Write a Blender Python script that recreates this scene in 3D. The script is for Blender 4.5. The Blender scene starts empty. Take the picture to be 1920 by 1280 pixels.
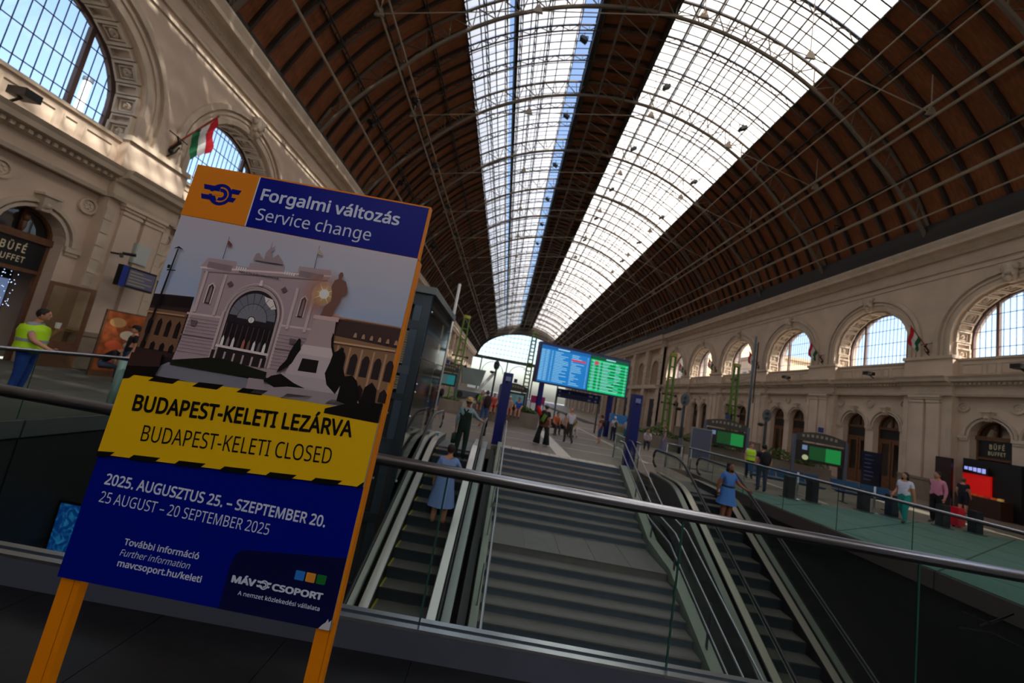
import bpy, math, random
from mathutils import Vector, Matrix
random.seed(7)
sc = bpy.context.scene
COL = sc.collection
pi = math.pi

# ---------------------------------------------------------------- camera
FPX = 715.0
R = Matrix(((0.983844262, -0.179010112, 0.002418217),
            (-0.020529336, -0.126227672, -0.991788849),
            (0.177845478, 0.975716124, -0.127863329)))
cd = bpy.data.cameras.new('camera'); cam = bpy.data.objects.new('camera', cd); COL.objects.link(cam)
cd.sensor_width = 36; cd.lens = FPX/1920*36; cd.clip_start = .05; cd.clip_end = 2000
cam.matrix_world = Matrix.Translation((0, 0, 2)) @ R.to_4x4()
cd.dof.use_dof = True; cd.dof.focus_distance = 1.45; cd.dof.aperture_fstop = 2.6
sc.camera = cam

# ---------------------------------------------------------------- light and exposure
sc.view_settings.view_transform = 'Standard'; sc.view_settings.look = 'None'
sc.view_settings.gamma = 1; sc.view_settings.use_curve_mapping = False
sc.view_settings.exposure = 0.0
W = bpy.data.worlds.new('world'); sc.world = W; W.use_nodes = True
wn = W.node_tree; bg = wn.nodes['Background']
sky = wn.nodes.new('ShaderNodeTexSky'); sky.sky_type = 'NISHITA'; sky.sun_disc = False
sky.sun_elevation = math.radians(48); sky.sun_rotation = math.radians(125); sky.air_density = 1.0; sky.dust_density = 3.0
wn.links.new(sky.outputs[0], bg.inputs[0]); bg.inputs[1].default_value = 0.42
sd = bpy.data.lights.new('sun', 'SUN'); sd.energy = 11; sd.angle = 0.01; sd.color = (1, .93, .82)
so = bpy.data.objects.new('sun', sd); COL.objects.link(so)
so.rotation_euler = Vector((-.60, .42, -.80)).to_track_quat('-Z', 'Y').to_euler()
cy = sc.cycles
cy.max_bounces = 8; cy.diffuse_bounces = 4; cy.glossy_bounces = 3; cy.transmission_bounces = 6; cy.transparent_max_bounces = 24
cy.caustics_reflective = False; cy.caustics_refractive = False; cy.sample_clamp_indirect = 6

# ---------------------------------------------------------------- materials
def L3(c):
    return tuple(((v/255)/12.92 if v/255 <= .04045 else ((v/255+.055)/1.055)**2.4) for v in c)
_m = {}
def mat(name, rgb, rough=.6, metal=0, var=0, scale=3.0, bump=0, emit=0, wood=False, spec=.5, stretch=None):
    if name in _m: return _m[name]
    m = bpy.data.materials.new(name); m.use_nodes = True; nt = m.node_tree; p = nt.nodes['Principled BSDF']
    c = L3(rgb); p.inputs['Base Color'].default_value = (*c, 1); p.inputs['Roughness'].default_value = rough
    p.inputs['Metallic'].default_value = metal; p.inputs['Specular IOR Level'].default_value = spec
    m.diffuse_color = (*c, 1)
    if emit:
        p.inputs['Emission Color'].default_value = (*c, 1); p.inputs['Emission Strength'].default_value = emit
    if var or bump:
        tc = nt.nodes.new('ShaderNodeTexCoord'); mp = nt.nodes.new('ShaderNodeMapping')
        mp.inputs['Scale'].default_value = stretch or (1, 1, 1)
        nz = nt.nodes.new('ShaderNodeTexNoise'); nz.inputs['Scale'].default_value = scale; nz.inputs['Detail'].default_value = 6
        geo = nt.nodes.new('ShaderNodeNewGeometry')
        nt.links.new(geo.outputs['Position'], mp.inputs[0]); nt.links.new(mp.outputs[0], nz.inputs['Vector'])
        if var:
            r = nt.nodes.new('ShaderNodeMapRange'); r.inputs[1].default_value = .3; r.inputs[2].default_value = .7
            r.inputs[3].default_value = 1-var; r.inputs[4].default_value = 1+var
            mx = nt.nodes.new('ShaderNodeVectorMath'); mx.operation = 'SCALE'; mx.inputs[0].default_value = c
            nt.links.new(nz.outputs[0], r.inputs[0]); nt.links.new(r.outputs[0], mx.inputs['Scale'])
            nt.links.new(mx.outputs[0], p.inputs['Base Color'])
        if bump:
            b = nt.nodes.new('ShaderNodeBump'); b.inputs['Strength'].default_value = bump; b.inputs['Distance'].default_value = .02
            nt.links.new(nz.outputs[0], b.inputs['Height']); nt.links.new(b.outputs[0], p.inputs['Normal'])
    _m[name] = m; return m
def glassmat(name, tint, gloss=1.0, rough=.02):
    if name in _m: return _m[name]
    m = bpy.data.materials.new(name); m.use_nodes = True; nt = m.node_tree; nt.nodes.clear()
    o = nt.nodes.new('ShaderNodeOutputMaterial'); t = nt.nodes.new('ShaderNodeBsdfTransparent'); t.inputs[0].default_value = (*tint, 1)
    g = nt.nodes.new('ShaderNodeBsdfGlossy'); g.inputs['Roughness'].default_value = rough
    lw = nt.nodes.new('ShaderNodeLayerWeight'); lw.inputs[0].default_value = .5
    f = nt.nodes.new('ShaderNodeMath'); f.operation = 'POWER'; f.inputs[1].default_value = 4.5; nt.links.new(lw.outputs['Facing'], f.inputs[0])
    mm = nt.nodes.new('ShaderNodeMath'); mm.operation = 'MULTIPLY_ADD'; mm.inputs[1].default_value = gloss; mm.inputs[2].default_value = .05*gloss; mm.use_clamp = True
    mx = nt.nodes.new('ShaderNodeMixShader')
    nt.links.new(f.outputs[0], mm.inputs[0]); nt.links.new(mm.outputs[0], mx.inputs[0]); nt.links.new(t.outputs[0], mx.inputs[1])
    nt.links.new(g.outputs[0], mx.inputs[2]); nt.links.new(mx.outputs[0], o.inputs[0]); _m[name] = m; return m
def milkglass(name, c, trans):
    m = bpy.data.materials.new(name); m.use_nodes = True; nt = m.node_tree; nt.nodes.clear()
    o = nt.nodes.new('ShaderNodeOutputMaterial'); t = nt.nodes.new('ShaderNodeBsdfTranslucent'); t.inputs[0].default_value = (*c, 1)
    g = nt.nodes.new('ShaderNodeBsdfTransparent'); g.inputs[0].default_value = (.9, .95, 1, 1)
    mx = nt.nodes.new('ShaderNodeMixShader'); mx.inputs[0].default_value = trans
    nt.links.new(t.outputs[0], mx.inputs[1]); nt.links.new(g.outputs[0], mx.inputs[2]); nt.links.new(mx.outputs[0], o.inputs[0])
    _m[name] = m; return m

PLASTER = mat('plaster', (204, 182, 162), .85, var=.10, scale=.8, bump=.15)
PLASTER2 = mat('plaster_trim', (196, 178, 158), .85, var=.12, scale=1.5, bump=.1)
PLINTH = mat('plinth_stone', (140, 122, 104), .8, var=.12, scale=2)
ROOFWOOD = mat('roof_board', (122, 68, 32), .8, var=.28, scale=1.6, stretch=(1, 6, 1), bump=.2)
IRON = mat('roof_iron', (104, 92, 78), .6, .3, var=.1)
IRONLT = mat('pipe_paint', (150, 136, 118), .55, .2)
DARKIRON = mat('dark_iron', (44, 40, 36), .6, .3)
BARMAT = mat('glazing_bar_paint', (66, 58, 50), .6, .2)
MILK = milkglass('skylight_milk_glass', (.47, .455, .43), .03); MILKL = milkglass('skylight_milk_glass_left', (.395, .395, .39), .04)  # left panes toned duller so less daylight reaches the right wall
FRAMEBR = mat('window_frame_paint', (96, 72, 64), .6)
WINGLASS = glassmat('window_glass', (.93, .97, 1), .6)
WOOD = mat('door_wood', (108, 70, 44), .5, var=.2, scale=4)
DGLASS = glassmat('door_glass', (.45, .48, .5), 1.2)
BLACK = mat('black_paint', (16, 16, 18), .4)
STEEL = mat('brushed_steel', (178, 180, 186), .28, .95, var=.06, scale=8)
STEELD = mat('kerb_steel', (98, 106, 124), .4, .35, var=.08, scale=3)
RUBBER = mat('handrail_rubber', (26, 26, 30), .3)
BGLASS = glassmat('balustrade_glass', (.74, .84, .82), .75)
EGLASS = glassmat('escalator_glass', (.82, .88, .84), .8)
GEDGE = mat('glass_edge_green', (40, 84, 74), .2)
ASPH = mat('asphalt', (104, 98, 92), .75, var=.12, scale=1.2, bump=.1)
PAVE = mat('concourse_paving', (122, 108, 96), .55, var=.1, scale=1.5)
PAVEL = mat('pale_paving', (206, 198, 186), .6, var=.08)
TEAL = mat('green_paving', (88, 124, 112), .45, var=.1, scale=1.5)
TEALD = mat('paving_joint', (44, 62, 56), .7)
STAIRT = mat('stair_tread_stone', (116, 113, 110), .6, var=.08, scale=5)
STAIRR = mat('stair_riser_stone', (84, 98, 114), .6, var=.1, scale=5)
DARKST = mat('black_granite', (15, 15, 18), .32, var=.35, scale=12, bump=.1)
JOINT = mat('granite_joint', (8, 8, 8), .8)
CONC = mat('concrete', (128, 118, 106), .85, var=.12, scale=2, bump=.2)
PITW = mat('pit_wall_panel', (34, 36, 36), .6, var=.1)
NAVY = mat('navy_enamel', (14, 30, 110), .35)
GREENP = mat('mast_green', (88, 124, 34), .6, .1)
SIGNAL = mat('signal_grey', (84, 92, 100), .5, .3)
YEL = mat('step_edge_yellow', (150, 142, 40), .6)
LEAF = mat('planter_leaf', (78, 104, 34), .7, var=.4, scale=9)
SOIL = mat('planter_soil', (50, 38, 28), .9)
WHITE = mat('white_paint', (214, 214, 210), .5)
GREYM = mat('grey_metal', (96, 102, 108), .4, .5)
LIFTF = mat('lift_frame', (60, 72, 82), .35, .5)
SKIN = mat('skin', (196, 140, 112), .6)
SKIN2 = mat('skin_tan', (150, 98, 72), .6)

# ---------------------------------------------------------------- mesh helpers
class MB:
    def __init__(s): s.v = []; s.f = []; s.m = []; s.cur = 0
    def add(s, vs, fs):
        b = len(s.v); s.v += [tuple(p) for p in vs]; s.f += [tuple(i+b for i in f) for f in fs]; s.m += [s.cur]*len(fs); return s
    def hexa(s, a): return s.add(a, [(0, 3, 2, 1), (4, 5, 6, 7), (0, 1, 5, 4), (1, 2, 6, 5), (2, 3, 7, 6), (3, 0, 4, 7)])
    def box(s, x0, x1, y0, y1, z0, z1):
        return s.hexa([(x0, y0, z0), (x1, y0, z0), (x1, y1, z0), (x0, y1, z0), (x0, y0, z1), (x1, y0, z1), (x1, y1, z1), (x0, y1, z1)])
    def quad(s, a, b, c, d): return s.add([a, b, c, d], [(0, 1, 2, 3)])
    def poly(s, ps): return s.add(ps, [tuple(range(len(ps)))])
    def prism(s, ps, off):
        n = len(ps); o = Vector(off); t = [tuple(Vector(p)+o) for p in ps]
        return s.add(list(ps)+t, [tuple(range(n))[::-1], tuple(range(n, 2*n))]+[(i, (i+1) % n, n+(i+1) % n, n+i) for i in range(n)])
    def bar(s, p, q, w, h=None, up=(0, 0, 1)):
        h = h or w; p = Vector(p); q = Vector(q); d = (q-p)
        if d.length < 1e-6: return s
        d.normalize(); u = Vector(up)
        if abs(d.dot(u)) > .98: u = Vector((0, 1, 0)) if abs(d.y) < .9 else Vector((1, 0, 0))
        a = d.cross(u).normalized()*w/2; b = a.cross(d).normalized()*h/2
        return s.hexa([p-a-b, p+a-b, p+a+b, p-a+b, q-a-b, q+a-b, q+a+b, q-a+b])
    def tube(s, pts, r, n=6, cap=True):
        pts = [Vector(p) for p in pts]; rings = []; rr = r if isinstance(r, (list, tuple)) else [r]*len(pts)
        for i, p in enumerate(pts):
            d = (pts[min(i+1, len(pts)-1)]-pts[max(i-1, 0)]).normalized()
            u = Vector((0, 0, 1)) if abs(d.z) < .9 else Vector((0, 1, 0))
            a = d.cross(u).normalized(); b = a.cross(d).normalized()
            rings.append([p+a*rr[i]*math.cos(2*pi*k/n)+b*rr[i]*math.sin(2*pi*k/n) for k in range(n)])
        vs = [p for r_ in rings for p in r_]; fs = []
        for i in range(len(pts)-1):
            for k in range(n): fs.append((i*n+k, i*n+(k+1) % n, (i+1)*n+(k+1) % n, (i+1)*n+k))
        if cap: fs += [tuple(range(n))[::-1], tuple(range((len(pts)-1)*n, len(pts)*n))]
        return s.add(vs, fs)
    def lathe(s, prof, c=(0, 0, 0), n=16, sx=1, sy=1):
        vs = []; fs = []
        for (r, z) in prof:
            for k in range(n): vs.append((c[0]+r*sx*math.cos(2*pi*k/n), c[1]+r*sy*math.sin(2*pi*k/n), c[2]+z))
        for i in range(len(prof)-1):
            for k in range(n): fs.append((i*n+k, i*n+(k+1) % n, (i+1)*n+(k+1) % n, (i+1)*n+k))
        fs += [tuple(range(n))[::-1], tuple(range((len(prof)-1)*n, len(prof)*n))]
        return s.add(vs, fs)
    def ball(s, c, rx, ry=None, rz=None, n=10, m=6):
        ry = ry or rx; rz = rz or rx
        prof = [(math.sin(pi*i/m), -math.cos(pi*i/m)) for i in range(m+1)]
        prof[0] = (.02, -1); prof[-1] = (.02, 1); vs = []; fs = []
        for (r, z) in prof:
            for k in range(n): vs.append((c[0]+r*rx*math.cos(2*pi*k/n), c[1]+r*ry*math.sin(2*pi*k/n), c[2]+z*rz))
        for i in range(m):
            for k in range(n): fs.append((i*n+k, i*n+(k+1) % n, (i+1)*n+(k+1) % n, (i+1)*n+k))
        fs += [tuple(range(n))[::-1], tuple(range(m*n, (m+1)*n))]
        return s.add(vs, fs)
    def mesh(s, name, mats, smooth=False):
        me = bpy.data.meshes.new(name); me.from_pydata(s.v, [], s.f)
        if not isinstance(mats, (list, tuple)): mats = [mats]
        for m in mats: me.materials.append(m)
        if len(mats) > 1: me.polygons.foreach_set('material_index', s.m)
        if smooth: me.polygons.foreach_set('use_smooth', [True]*len(me.polygons))
        me.update(); return me
    def build(s, name, mats, parent=None, smooth=False, loc=None, kind=None):
        o = bpy.data.objects.new(name, s.mesh(name, mats, smooth)); COL.objects.link(o)
        if loc: o.location = loc
        if parent: o.parent = parent
        if kind: o['kind'] = kind
        return o
def inst(me, parent=None, mtx=None, loc=None, name=None):
    o = bpy.data.objects.new(name or me.name, me); COL.objects.link(o)
    if parent: o.parent = parent
    if mtx is not None: o.matrix_local = mtx
    if loc is not None: o.location = loc
    return o
def tag(o, label, cat, group=None):
    o['label'] = label; o['category'] = cat
    if group: o['group'] = group
    return o
def empty(name, loc=(0, 0, 0), rz=0, label=None, cat=None, group=None, kind=None):
    o = bpy.data.objects.new(name, None); COL.objects.link(o); o.location = loc; o.rotation_euler = (0, 0, rz); o.empty_display_size = .2
    if label: tag(o, label, cat, group)
    if kind: o['kind'] = kind
    return o
def cp(o, parent=None):
    c = o.copy(); COL.objects.link(c)
    if parent: c.parent = parent
    for ch in list(o.children): cp(ch, c)
    return c
def clip(poly, n, d):
    # keep n.p <= d ; 2D polygon
    out = []
    for i in range(len(poly)):
        a = poly[i]; b = poly[(i+1) % len(poly)]
        da = n[0]*a[0]+n[1]*a[1]-d; db = n[0]*b[0]+n[1]*b[1]-d
        if da <= 0: out.append(a)
        if da*db < 0:
            t = da/(da-db); out.append((a[0]+(b[0]-a[0])*t, a[1]+(b[1]-a[1])*t))
    return out
_fc = {}
try: FONT = bpy.data.fonts.load(bpy.utils.system_resource('DATAFILES', path='fonts')+'/NotoSansHebrew-Regular.woff2')   # a plain sans serif that ships with Blender
except Exception: FONT = None
def text_mesh(body, bold=0, shear=0, space=1):
    k = (body, bold, shear, space)
    if k in _fc: return _fc[k]
    cu = bpy.data.curves.new('t', 'FONT'); cu.body = body; cu.font = FONT or cu.font; cu.size = 1; cu.shear = shear
    cu.space_character = space; cu.resolution_u = 3
    o = bpy.data.objects.new('t', cu); COL.objects.link(o)
    dg = bpy.context.evaluated_depsgraph_get(); me = bpy.data.meshes.new_from_object(o.evaluated_get(dg))
    bpy.data.objects.remove(o)
    if bold > 0:      # heavier strokes: the outline laid down again around itself
        vs = [v.co.copy() for v in me.vertices]; fs = [tuple(p.vertices) for p in me.polygons]; m = MB(); m.add(vs, fs)
        for i in range(8): a = pi*i/4; m.add([v+Vector((bold*math.cos(a), bold*math.sin(a), .00003*(i+1))) for v in vs], fs)
        me = m.mesh('lettering', [])
    _fc[k] = me; return me
def text(parent, body, x0, y0, width, cap, m, bold=0, shear=0, z=.0012, space=1, name='lettering', mtx=None):
    """baseline-left (x0,y0) in the parent's x/y plane, fitted to width and capital height"""
    me = text_mesh(body, bold, shear, space).copy(); me.materials.clear(); me.materials.append(m)
    xs = [v.co.x for v in me.vertices]
    cu = text_mesh('H', bold)
    ch = max(v.co.y for v in cu.vertices)
    sx = width/(max(xs)-min(xs)); sy = cap/ch; mn = min(xs)
    for v in me.vertices: v.co = ((v.co.x-mn)*sx, v.co.y*sy, v.co.z)
    T = Matrix.Translation((x0, y0, z))
    return inst(me, parent, (mtx @ T) if mtx is not None else T, name=name)

# ================================================================= HALL CONSTANTS
XL, XR = -15.8, 26.5
XC, RA, RB, ZE = 5.35, 21.15, 15.3, 16.2
RC_ = (RA*RA+RB*RB)/(2*RB); RCZ = ZE+RB-RC_; A0 = math.asin((ZE-RCZ)/RC_)
def rz(x, off=0.0):
    """roof height at x, moved off metres inwards along the normal"""
    return RCZ+math.sqrt(max(0, RC_**2-(x-XC)**2))-off
def rpt(t, off=0.0):
    """point (x,z) on the roof curve, t = 0 at right eave .. pi at left eave; off inwards"""
    a = A0+(pi-2*A0)*t/pi; r = RC_-off
    return XC+r*math.cos(a), RCZ+r*math.sin(a)
def tx(x): return (math.acos(max(-1, min(1, (x-XC)/RC_)))-A0)*pi/(pi-2*A0)

# ================================================================= SIDE WALLS
def arch_panel(mb, P, y0, y1, z0, z1, yc, r, zs, zb, d, dback, n=14):
    """flat panel y0..y1, z0..z1 at depth d with a round-headed opening, and its reveal back to dback"""
    ys = [yc-r*math.cos(pi*i/n) for i in range(n+1)]; zt = [zs+r*math.sin(pi*i/n) for i in range(n+1)]
    mb.quad(P(y0, d, z0), P(ys[0], d, z0), P(ys[0], d, z1), P(y0, d, z1))
    mb.quad(P(ys[-1], d, z0), P(y1, d, z0), P(y1, d, z1), P(ys[-1], d, z1))
    for i in range(n):
        mb.quad(P(ys[i], d, zt[i]), P(ys[i+1], d, zt[i+1]), P(ys[i+1], d, z1), P(ys[i], d, z1))
        mb.quad(P(ys[i], d, zt[i]), P(ys[i+1], d, zt[i+1]), P(ys[i+1], dback, zt[i+1]), P(ys[i], dback, zt[i]))
    if zb > z0: mb.quad(P(ys[0], d, z0), P(ys[-1], d, z0), P(ys[-1], d, zb), P(ys[0], d, zb))
    for y in (ys[0], ys[-1]): mb.quad(P(y, d, zb), P(y, dback, zb), P(y, dback, zs), P(y, d, zs))
    if zb > z0: mb.quad(P(ys[0], d, zb), P(ys[-1], d, zb), P(ys[-1], dback, zb), P(ys[0], dback, zb))
def ring(mb, P, yc, zs, r0, r1, d0, d1, legs=None, n=20):
    """raised arch moulding between radii r0 and r1, standing from depth d0 out to d1"""
    for i in range(n):
        a, b = pi*i/n, pi*(i+1)/n
        q = [(yc-r0*math.cos(a), zs+r0*math.sin(a)), (yc-r1*math.cos(a), zs+r1*math.sin(a)), (yc-r1*math.cos(b), zs+r1*math.sin(b)), (yc-r0*math.cos(b), zs+r0*math.sin(b))]
        p0 = [P(y, d0, z) for y, z in q]; p1 = [P(y, d1, z) for y, z in q]
        mb.quad(*p1); mb.quad(p0[0], p0[3], p1[3], p1[0]); mb.quad(p0[1], p0[2], p1[2], p1[1])
    if legs is not None:
        for s in (-1, 1):
            ya, yb = sorted((yc+s*r0, yc+s*r1))
            mb.hexa([P(ya, d0, legs), P(yb, d0, legs), P(yb, d1, legs), P(ya, d1, legs), P(ya, d0, zs), P(yb, d0, zs), P(yb, d1, zs), P(ya, d1, zs)])
def pbox(mb, P, y0, y1, d0, d1, z0, z1):
    mb.hexa([P(y0, d0, z0), P(y1, d0, z0), P(y1, d1, z0), P(y0, d1, z0), P(y0, d0, z1), P(y1, d0, z1), P(y1, d1, z1), P(y0, d1, z1)])
WZ = 9.95      # springing of the upper arches
WR = 2.9
NOREV = 1.25   # depth of the reveal
winno = [0]
def rosette():
    m = MB(); m.lathe([(.16, 0), (.16, .05), (.11, .07), (.08, .04), (.04, .09)], n=10); return m
def make_wall(name, X, s, C, pitch, neary):
    P = lambda y, d, z: (X+s*d, y, z)
    w = MB(); ya = C[0]-pitch/2; yb = C[-1]+pitch/2
    hb = 2.72
    # piers and recessed bays, ground floor
    for c in C:
        y0, y1 = c-pitch/2, c+pitch/2
        for k in (-1, 1):
            a, b = (c, c+hb) if k > 0 else (c-hb, c)
            arch_panel(w, P, a, b, 0, 6.5, c+k*1.24, .93, 4.2, 0, .4, 1.0, n=10)
        for (a, b) in ((y0, c-hb), (c+hb, y1)):
            w.quad(P(a, 0, 0), P(b, 0, 0), P(b, 0, 7.3), P(a, 0, 7.3))
        for y in (c-hb, c+hb): w.quad(P(y, 0, 0), P(y, .4, 0), P(y, .4, 6.5), P(y, 0, 6.5))
        pbox(w, P, c-hb, c+hb, .12, .6, 6.5, 7.3)         # frieze over the bay
        pbox(w, P, c-hb, c+hb, .28, 1.3, 7.3, 8.62)       # parapet under the window
        pbox(w, P, y0, c-hb, -.06, 1.2, 7.3, 8.75); pbox(w, P, c+hb, y1, -.06, 1.2, 7.3, 8.75)
        arch_panel(w, P, y0, y1, 8.7, 16.3, c, WR, WZ, 8.7, 0, NOREV, n=24)
        if s > 0: arch_panel(w, P, y0, y1, 8.7, 16.3, c, WR+.25, WZ, 8.7, 2.0, NOREV+.15, n=24)
    w.quad(P(ya, 1.9, 0), P(yb, 1.9, 0), P(yb, 1.9, 8.6), P(ya, 1.9, 8.6))
    wall = w.build(name, PLASTER, kind='structure')
    # ---- long mouldings
    def mould(prof, y0, y1, nm, m=PLASTER2):
        b = MB(); n = len(prof)
        b.add([P(y0, d, z) for d, z in prof]+[P(y1, d, z) for d, z in prof],
              [(i, (i+1) % n, n+(i+1) % n, n+i) for i in range(n)]+[tuple(range(n)), tuple(range(n, 2*n))])
        return b.build(nm, m, wall)
    mould([(.1, 14.05), (-.07, 14.05), (-.07, 14.17), (.1, 14.17)], ya, yb, 'string_moulding')
    mould([(.1, 14.42), (-.12, 14.42), (-.16, 14.6), (-.05, 14.66), (.1, 14.66)], ya, yb, 'string_moulding')
    mould([(.1, 15.25), (-.2, 15.25), (-.45, 15.55), (-.5, 15.62), (-.85, 15.66), (-.85, 15.86), (-1.0, 16.15), (-1.0, 16.25), (.1, 16.25)], ya, yb, 'cornice')
    b = MB(); y = ya
    while y < min(yb, 50): pbox(b, P, y, y+.12, -.22, -.36, 15.38, 15.52); y += .24
    b.build('dentil_row', PLASTER2, wall, kind='stuff')
    # ---- shared part meshes
    pil = MB()
    for (z0, z1, o, e) in ((1.35, 6.0, .12, .0), (6.0, 6.12, .17, .04), (6.18, 6.3, .2, .07), (6.3, 6.42, .26, .12)):
        pbox(pil, lambda y, d, z: (s*d, y, z), -.36-e, .36+e, -o, .02, z0, z1)
    pbox(pil, lambda y, d, z: (s*d, y, z), -.36, .36, -.12, .0, 6.12, 6.2)
    pilm = pil.mesh('pilaster', PLASTER)
    key = MB(); Q = lambda y, d, z: (s*d, y, z)
    key.hexa([Q(-.16, .0, -.1), Q(.16, .0, -.1), Q(.16, -.22, -.1), Q(-.16, -.22, -.1), Q(-.3, .0, .95), Q(.3, .0, .95), Q(.3, -.5, .95), Q(-.3, -.5, .95)])
    for zz, r in ((.1, .15), (.45, .2), (.8, .24)): key.ball(Q(0, -.3, zz), .18, r, .16, 8, 4)
    for k in (-1, 1): key.ball(Q(k*.26, -.3, .72), .16, .13, .18, 6, 4); key.ball(Q(k*.2, -.28, .3), .14, .1, .14, 6, 4)
    keym = key.mesh('keystone', PLASTER2, True)
    key2 = MB()
    key2.hexa([Q(-.1, 0, -.08), Q(.1, 0, -.08), Q(.1, -.2, -.08), Q(-.1, -.2, -.08), Q(-.2, 0, .42), Q(.2, 0, .42), Q(.2, -.3, .42), Q(-.2, -.3, .42)])
    pbox(key2, Q, -.27, .27, -.36, 0, .42, .5); key2.ball(Q(0, -.22, .12), .12, .1, .1, 8, 4)
    key2m = key2.mesh('keystone', PLASTER2)
    med = MB()
    for r0, r1, dd in ((.22, .3, .1), (.0, .2, .05)):
        n = 16
        for i in range(n):
            a, bb = 2*pi*i/n, 2*pi*(i+1)/n
            q = [(r0*math.cos(a), r0*math.sin(a)), (r1*math.cos(a), r1*math.sin(a)), (r1*math.cos(bb), r1*math.sin(bb)), (r0*math.cos(bb), r0*math.sin(bb))]
            med.quad(*[Q(yy, -dd, zz) for yy, zz in q]); med.quad(Q(q[1][0], 0, q[1][1]), Q(q[2][0], 0, q[2][1]), Q(q[2][0], -dd, q[2][1]), Q(q[1][0], -dd, q[1][1]))
            if r0: med.quad(Q(q[0][0], 0, q[0][1]), Q(q[3][0], 0, q[3][1]), Q(q[3][0], -dd, q[3][1]), Q(q[0][0], -dd, q[0][1]))
    for k in range(6): med.ball(Q(.1*math.cos(k*pi/3), -.06, .1*math.sin(k*pi/3)), .03, .045, .045, 6, 4)
    medm = med.mesh('medallion', PLASTER2)
    # coffer frame: local x along the reveal depth, y tangential, z towards the arch centre
    def frame(mb, a, b, t, h, z=0):
        mb.box(-a, a, -b, -b+t, z, z+h); mb.box(-a, a, b-t, b, z, z+h); mb.box(-a, -a+t, -b+t, b-t, z, z+h); mb.box(a-t, a, -b+t, b-t, z, z+h)
    cf = MB(); frame(cf, .46, .36, .09, .16); frame(cf, .29, .22, .05, .09); cf.lathe([(.16, 0), (.16, .07), (.1, .12), (.05, .07), (.03, .15)], n=8)
    cfm = cf.mesh('coffer', PLASTER2)
    cs = MB(); frame(cs, .42, .19, .07, .15); csm = cs.mesh('coffer', PLASTER2)
    qb = MB(); pbox(qb, Q, -.15, .15, -.03, .03, .02, .50); qbm = qb.mesh('stone_block', PLASTER2)
    for bi, c in enumerate(C):
        y0, y1 = c-pitch/2, c+pitch/2; near = c > neary-6 and c < 46
        # upper archivolt
        b = MB(); ring(b, P, c, WZ, WR, WR+.22, .0, -.07, 8.95); ring(b, P, c, WZ, WR+.38, WR+.5, 0, -.06, 8.95)
        ring(b, P, c, WZ, WR+.62, WR+.86, 0, -.14, 8.95); b.build('archivolt', PLASTER2, wall)
        inst(keym, wall, loc=(X, c, WZ+WR))
        # cornice of the ground floor, breaking forward round the piers
        for (a, bb, o, nm) in ((c-hb+.02, c+hb-.02, 0, 'lower_cornice'), (c+hb, c+pitch-hb, .34, 'pier_cornice')):
            f = .0 if o else .16
            prof = [(f+.1, 6.42), (f-.1-o*.3, 6.42), (f-.14-o*.3, 6.56), (f-.02-o*.3, 6.6), (f-.02-o*.3, 7.02), (f-.16-o*.3, 7.06), (f-.2-o*.3, 7.2), (f-.46-o*.3, 7.26), (f-.5-o*.3, 7.42), (f-.6-o*.3, 7.56), (f+.1, 7.6)]
            mould(prof, a-(.06 if o else 0), bb+(.06 if o else 0), nm)
        if near:
            b = MB(); yy = c-hb+.05
            while yy < c+hb-.1: pbox(b, P, yy, yy+.11, -.02, -.14, 7.08, 7.2); yy += .22
            b.build('dentil_row', PLASTER2, wall, kind='stuff')
        # parapet panels
        for (a, bb) in ((-2.5, -1.55), (-1.35, -.9), (-.7, .7), (.9, 1.35), (1.55, 2.5)):
            b = MB(); z0, z1 = 7.78, 8.4; t = .05
            for q in ((c+a, c+bb, z0, z0+t), (c+a, c+bb, z1-t, z1), (c+a, c+a+t, z0+t, z1-t), (c+bb-t, c+bb, z0+t, z1-t)): pbox(b, P, q[0], q[1], .28, .24, q[2], q[3])
            b.build('parapet_panel', PLASTER2, wall)
        b = MB(); pbox(b, P, c-WR, c+WR, .2, 1.25, 8.62, 8.74); b.build('window_sill', PLASTER2, wall)
        # pier pedestal caps, pilasters, plinth, side quoins
        pc = c+pitch/2
        if bi < len(C)-0:
            b = MB(); pbox(b, P, pc-(pitch/2-hb)-.05, pc+(pitch/2-hb)+.05, -.16, .4, 8.75, 8.95); b.build('impost_moulding', PLASTER2, wall)
            pw = pitch/2-hb
            for k in (-.45, .45): inst(pilm, wall, loc=(X, pc+k*1.0, 0))
            b = MB(); pbox(b, P, pc-pw, pc+pw, -.2, .0, 0, 1.2); pbox(b, P, pc-pw, pc+pw, -.24, .0, 1.2, 1.35); b.build('pier_plinth', PLINTH, wall)
            if near:
                for yy in (pc-pw+.16, pc+pw-.16):
                    for k in range(9): inst(qbm, wall, loc=(X, yy, 1.4+k*.52))
        # coffers in the reveal
        if c > neary-6 and c < 55:
            k = 0
            for i in range(-2, 17):
                if i < 0: ty, tz, ang = c-WR, WZ+(.45)*i+.12, 0.0
                ang = pi*(i+.35)/14.7 if i >= 0 else 0
                if ang > pi: break
                for mirror in ((1, -1) if ang < pi/2-.05 else (1,)):
                    if ang >= pi/2-.05 and ang > pi/2+.05: break
                    a2 = ang if mirror == 1 else pi-ang
                    cyy, czz = c-WR*math.cos(a2), WZ+WR*math.sin(a2)
                    if i < 0: cyy, czz = c-mirror*WR, WZ+.45*i+.05
                    if i < 0: a2 = 0 if mirror == 1 else pi
                    inw = Vector((0, math.cos(a2), -math.sin(a2))); dep = Vector((s, 0, 0)); tan = inw.cross(dep)
                    M = Matrix((dep, tan, inw)).transposed().to_4x4(); M.translation = Vector((X+s*.62, cyy, czz))
                    inst(cfm if i % 2 == 0 else csm, wall, mtx=M)
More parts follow.
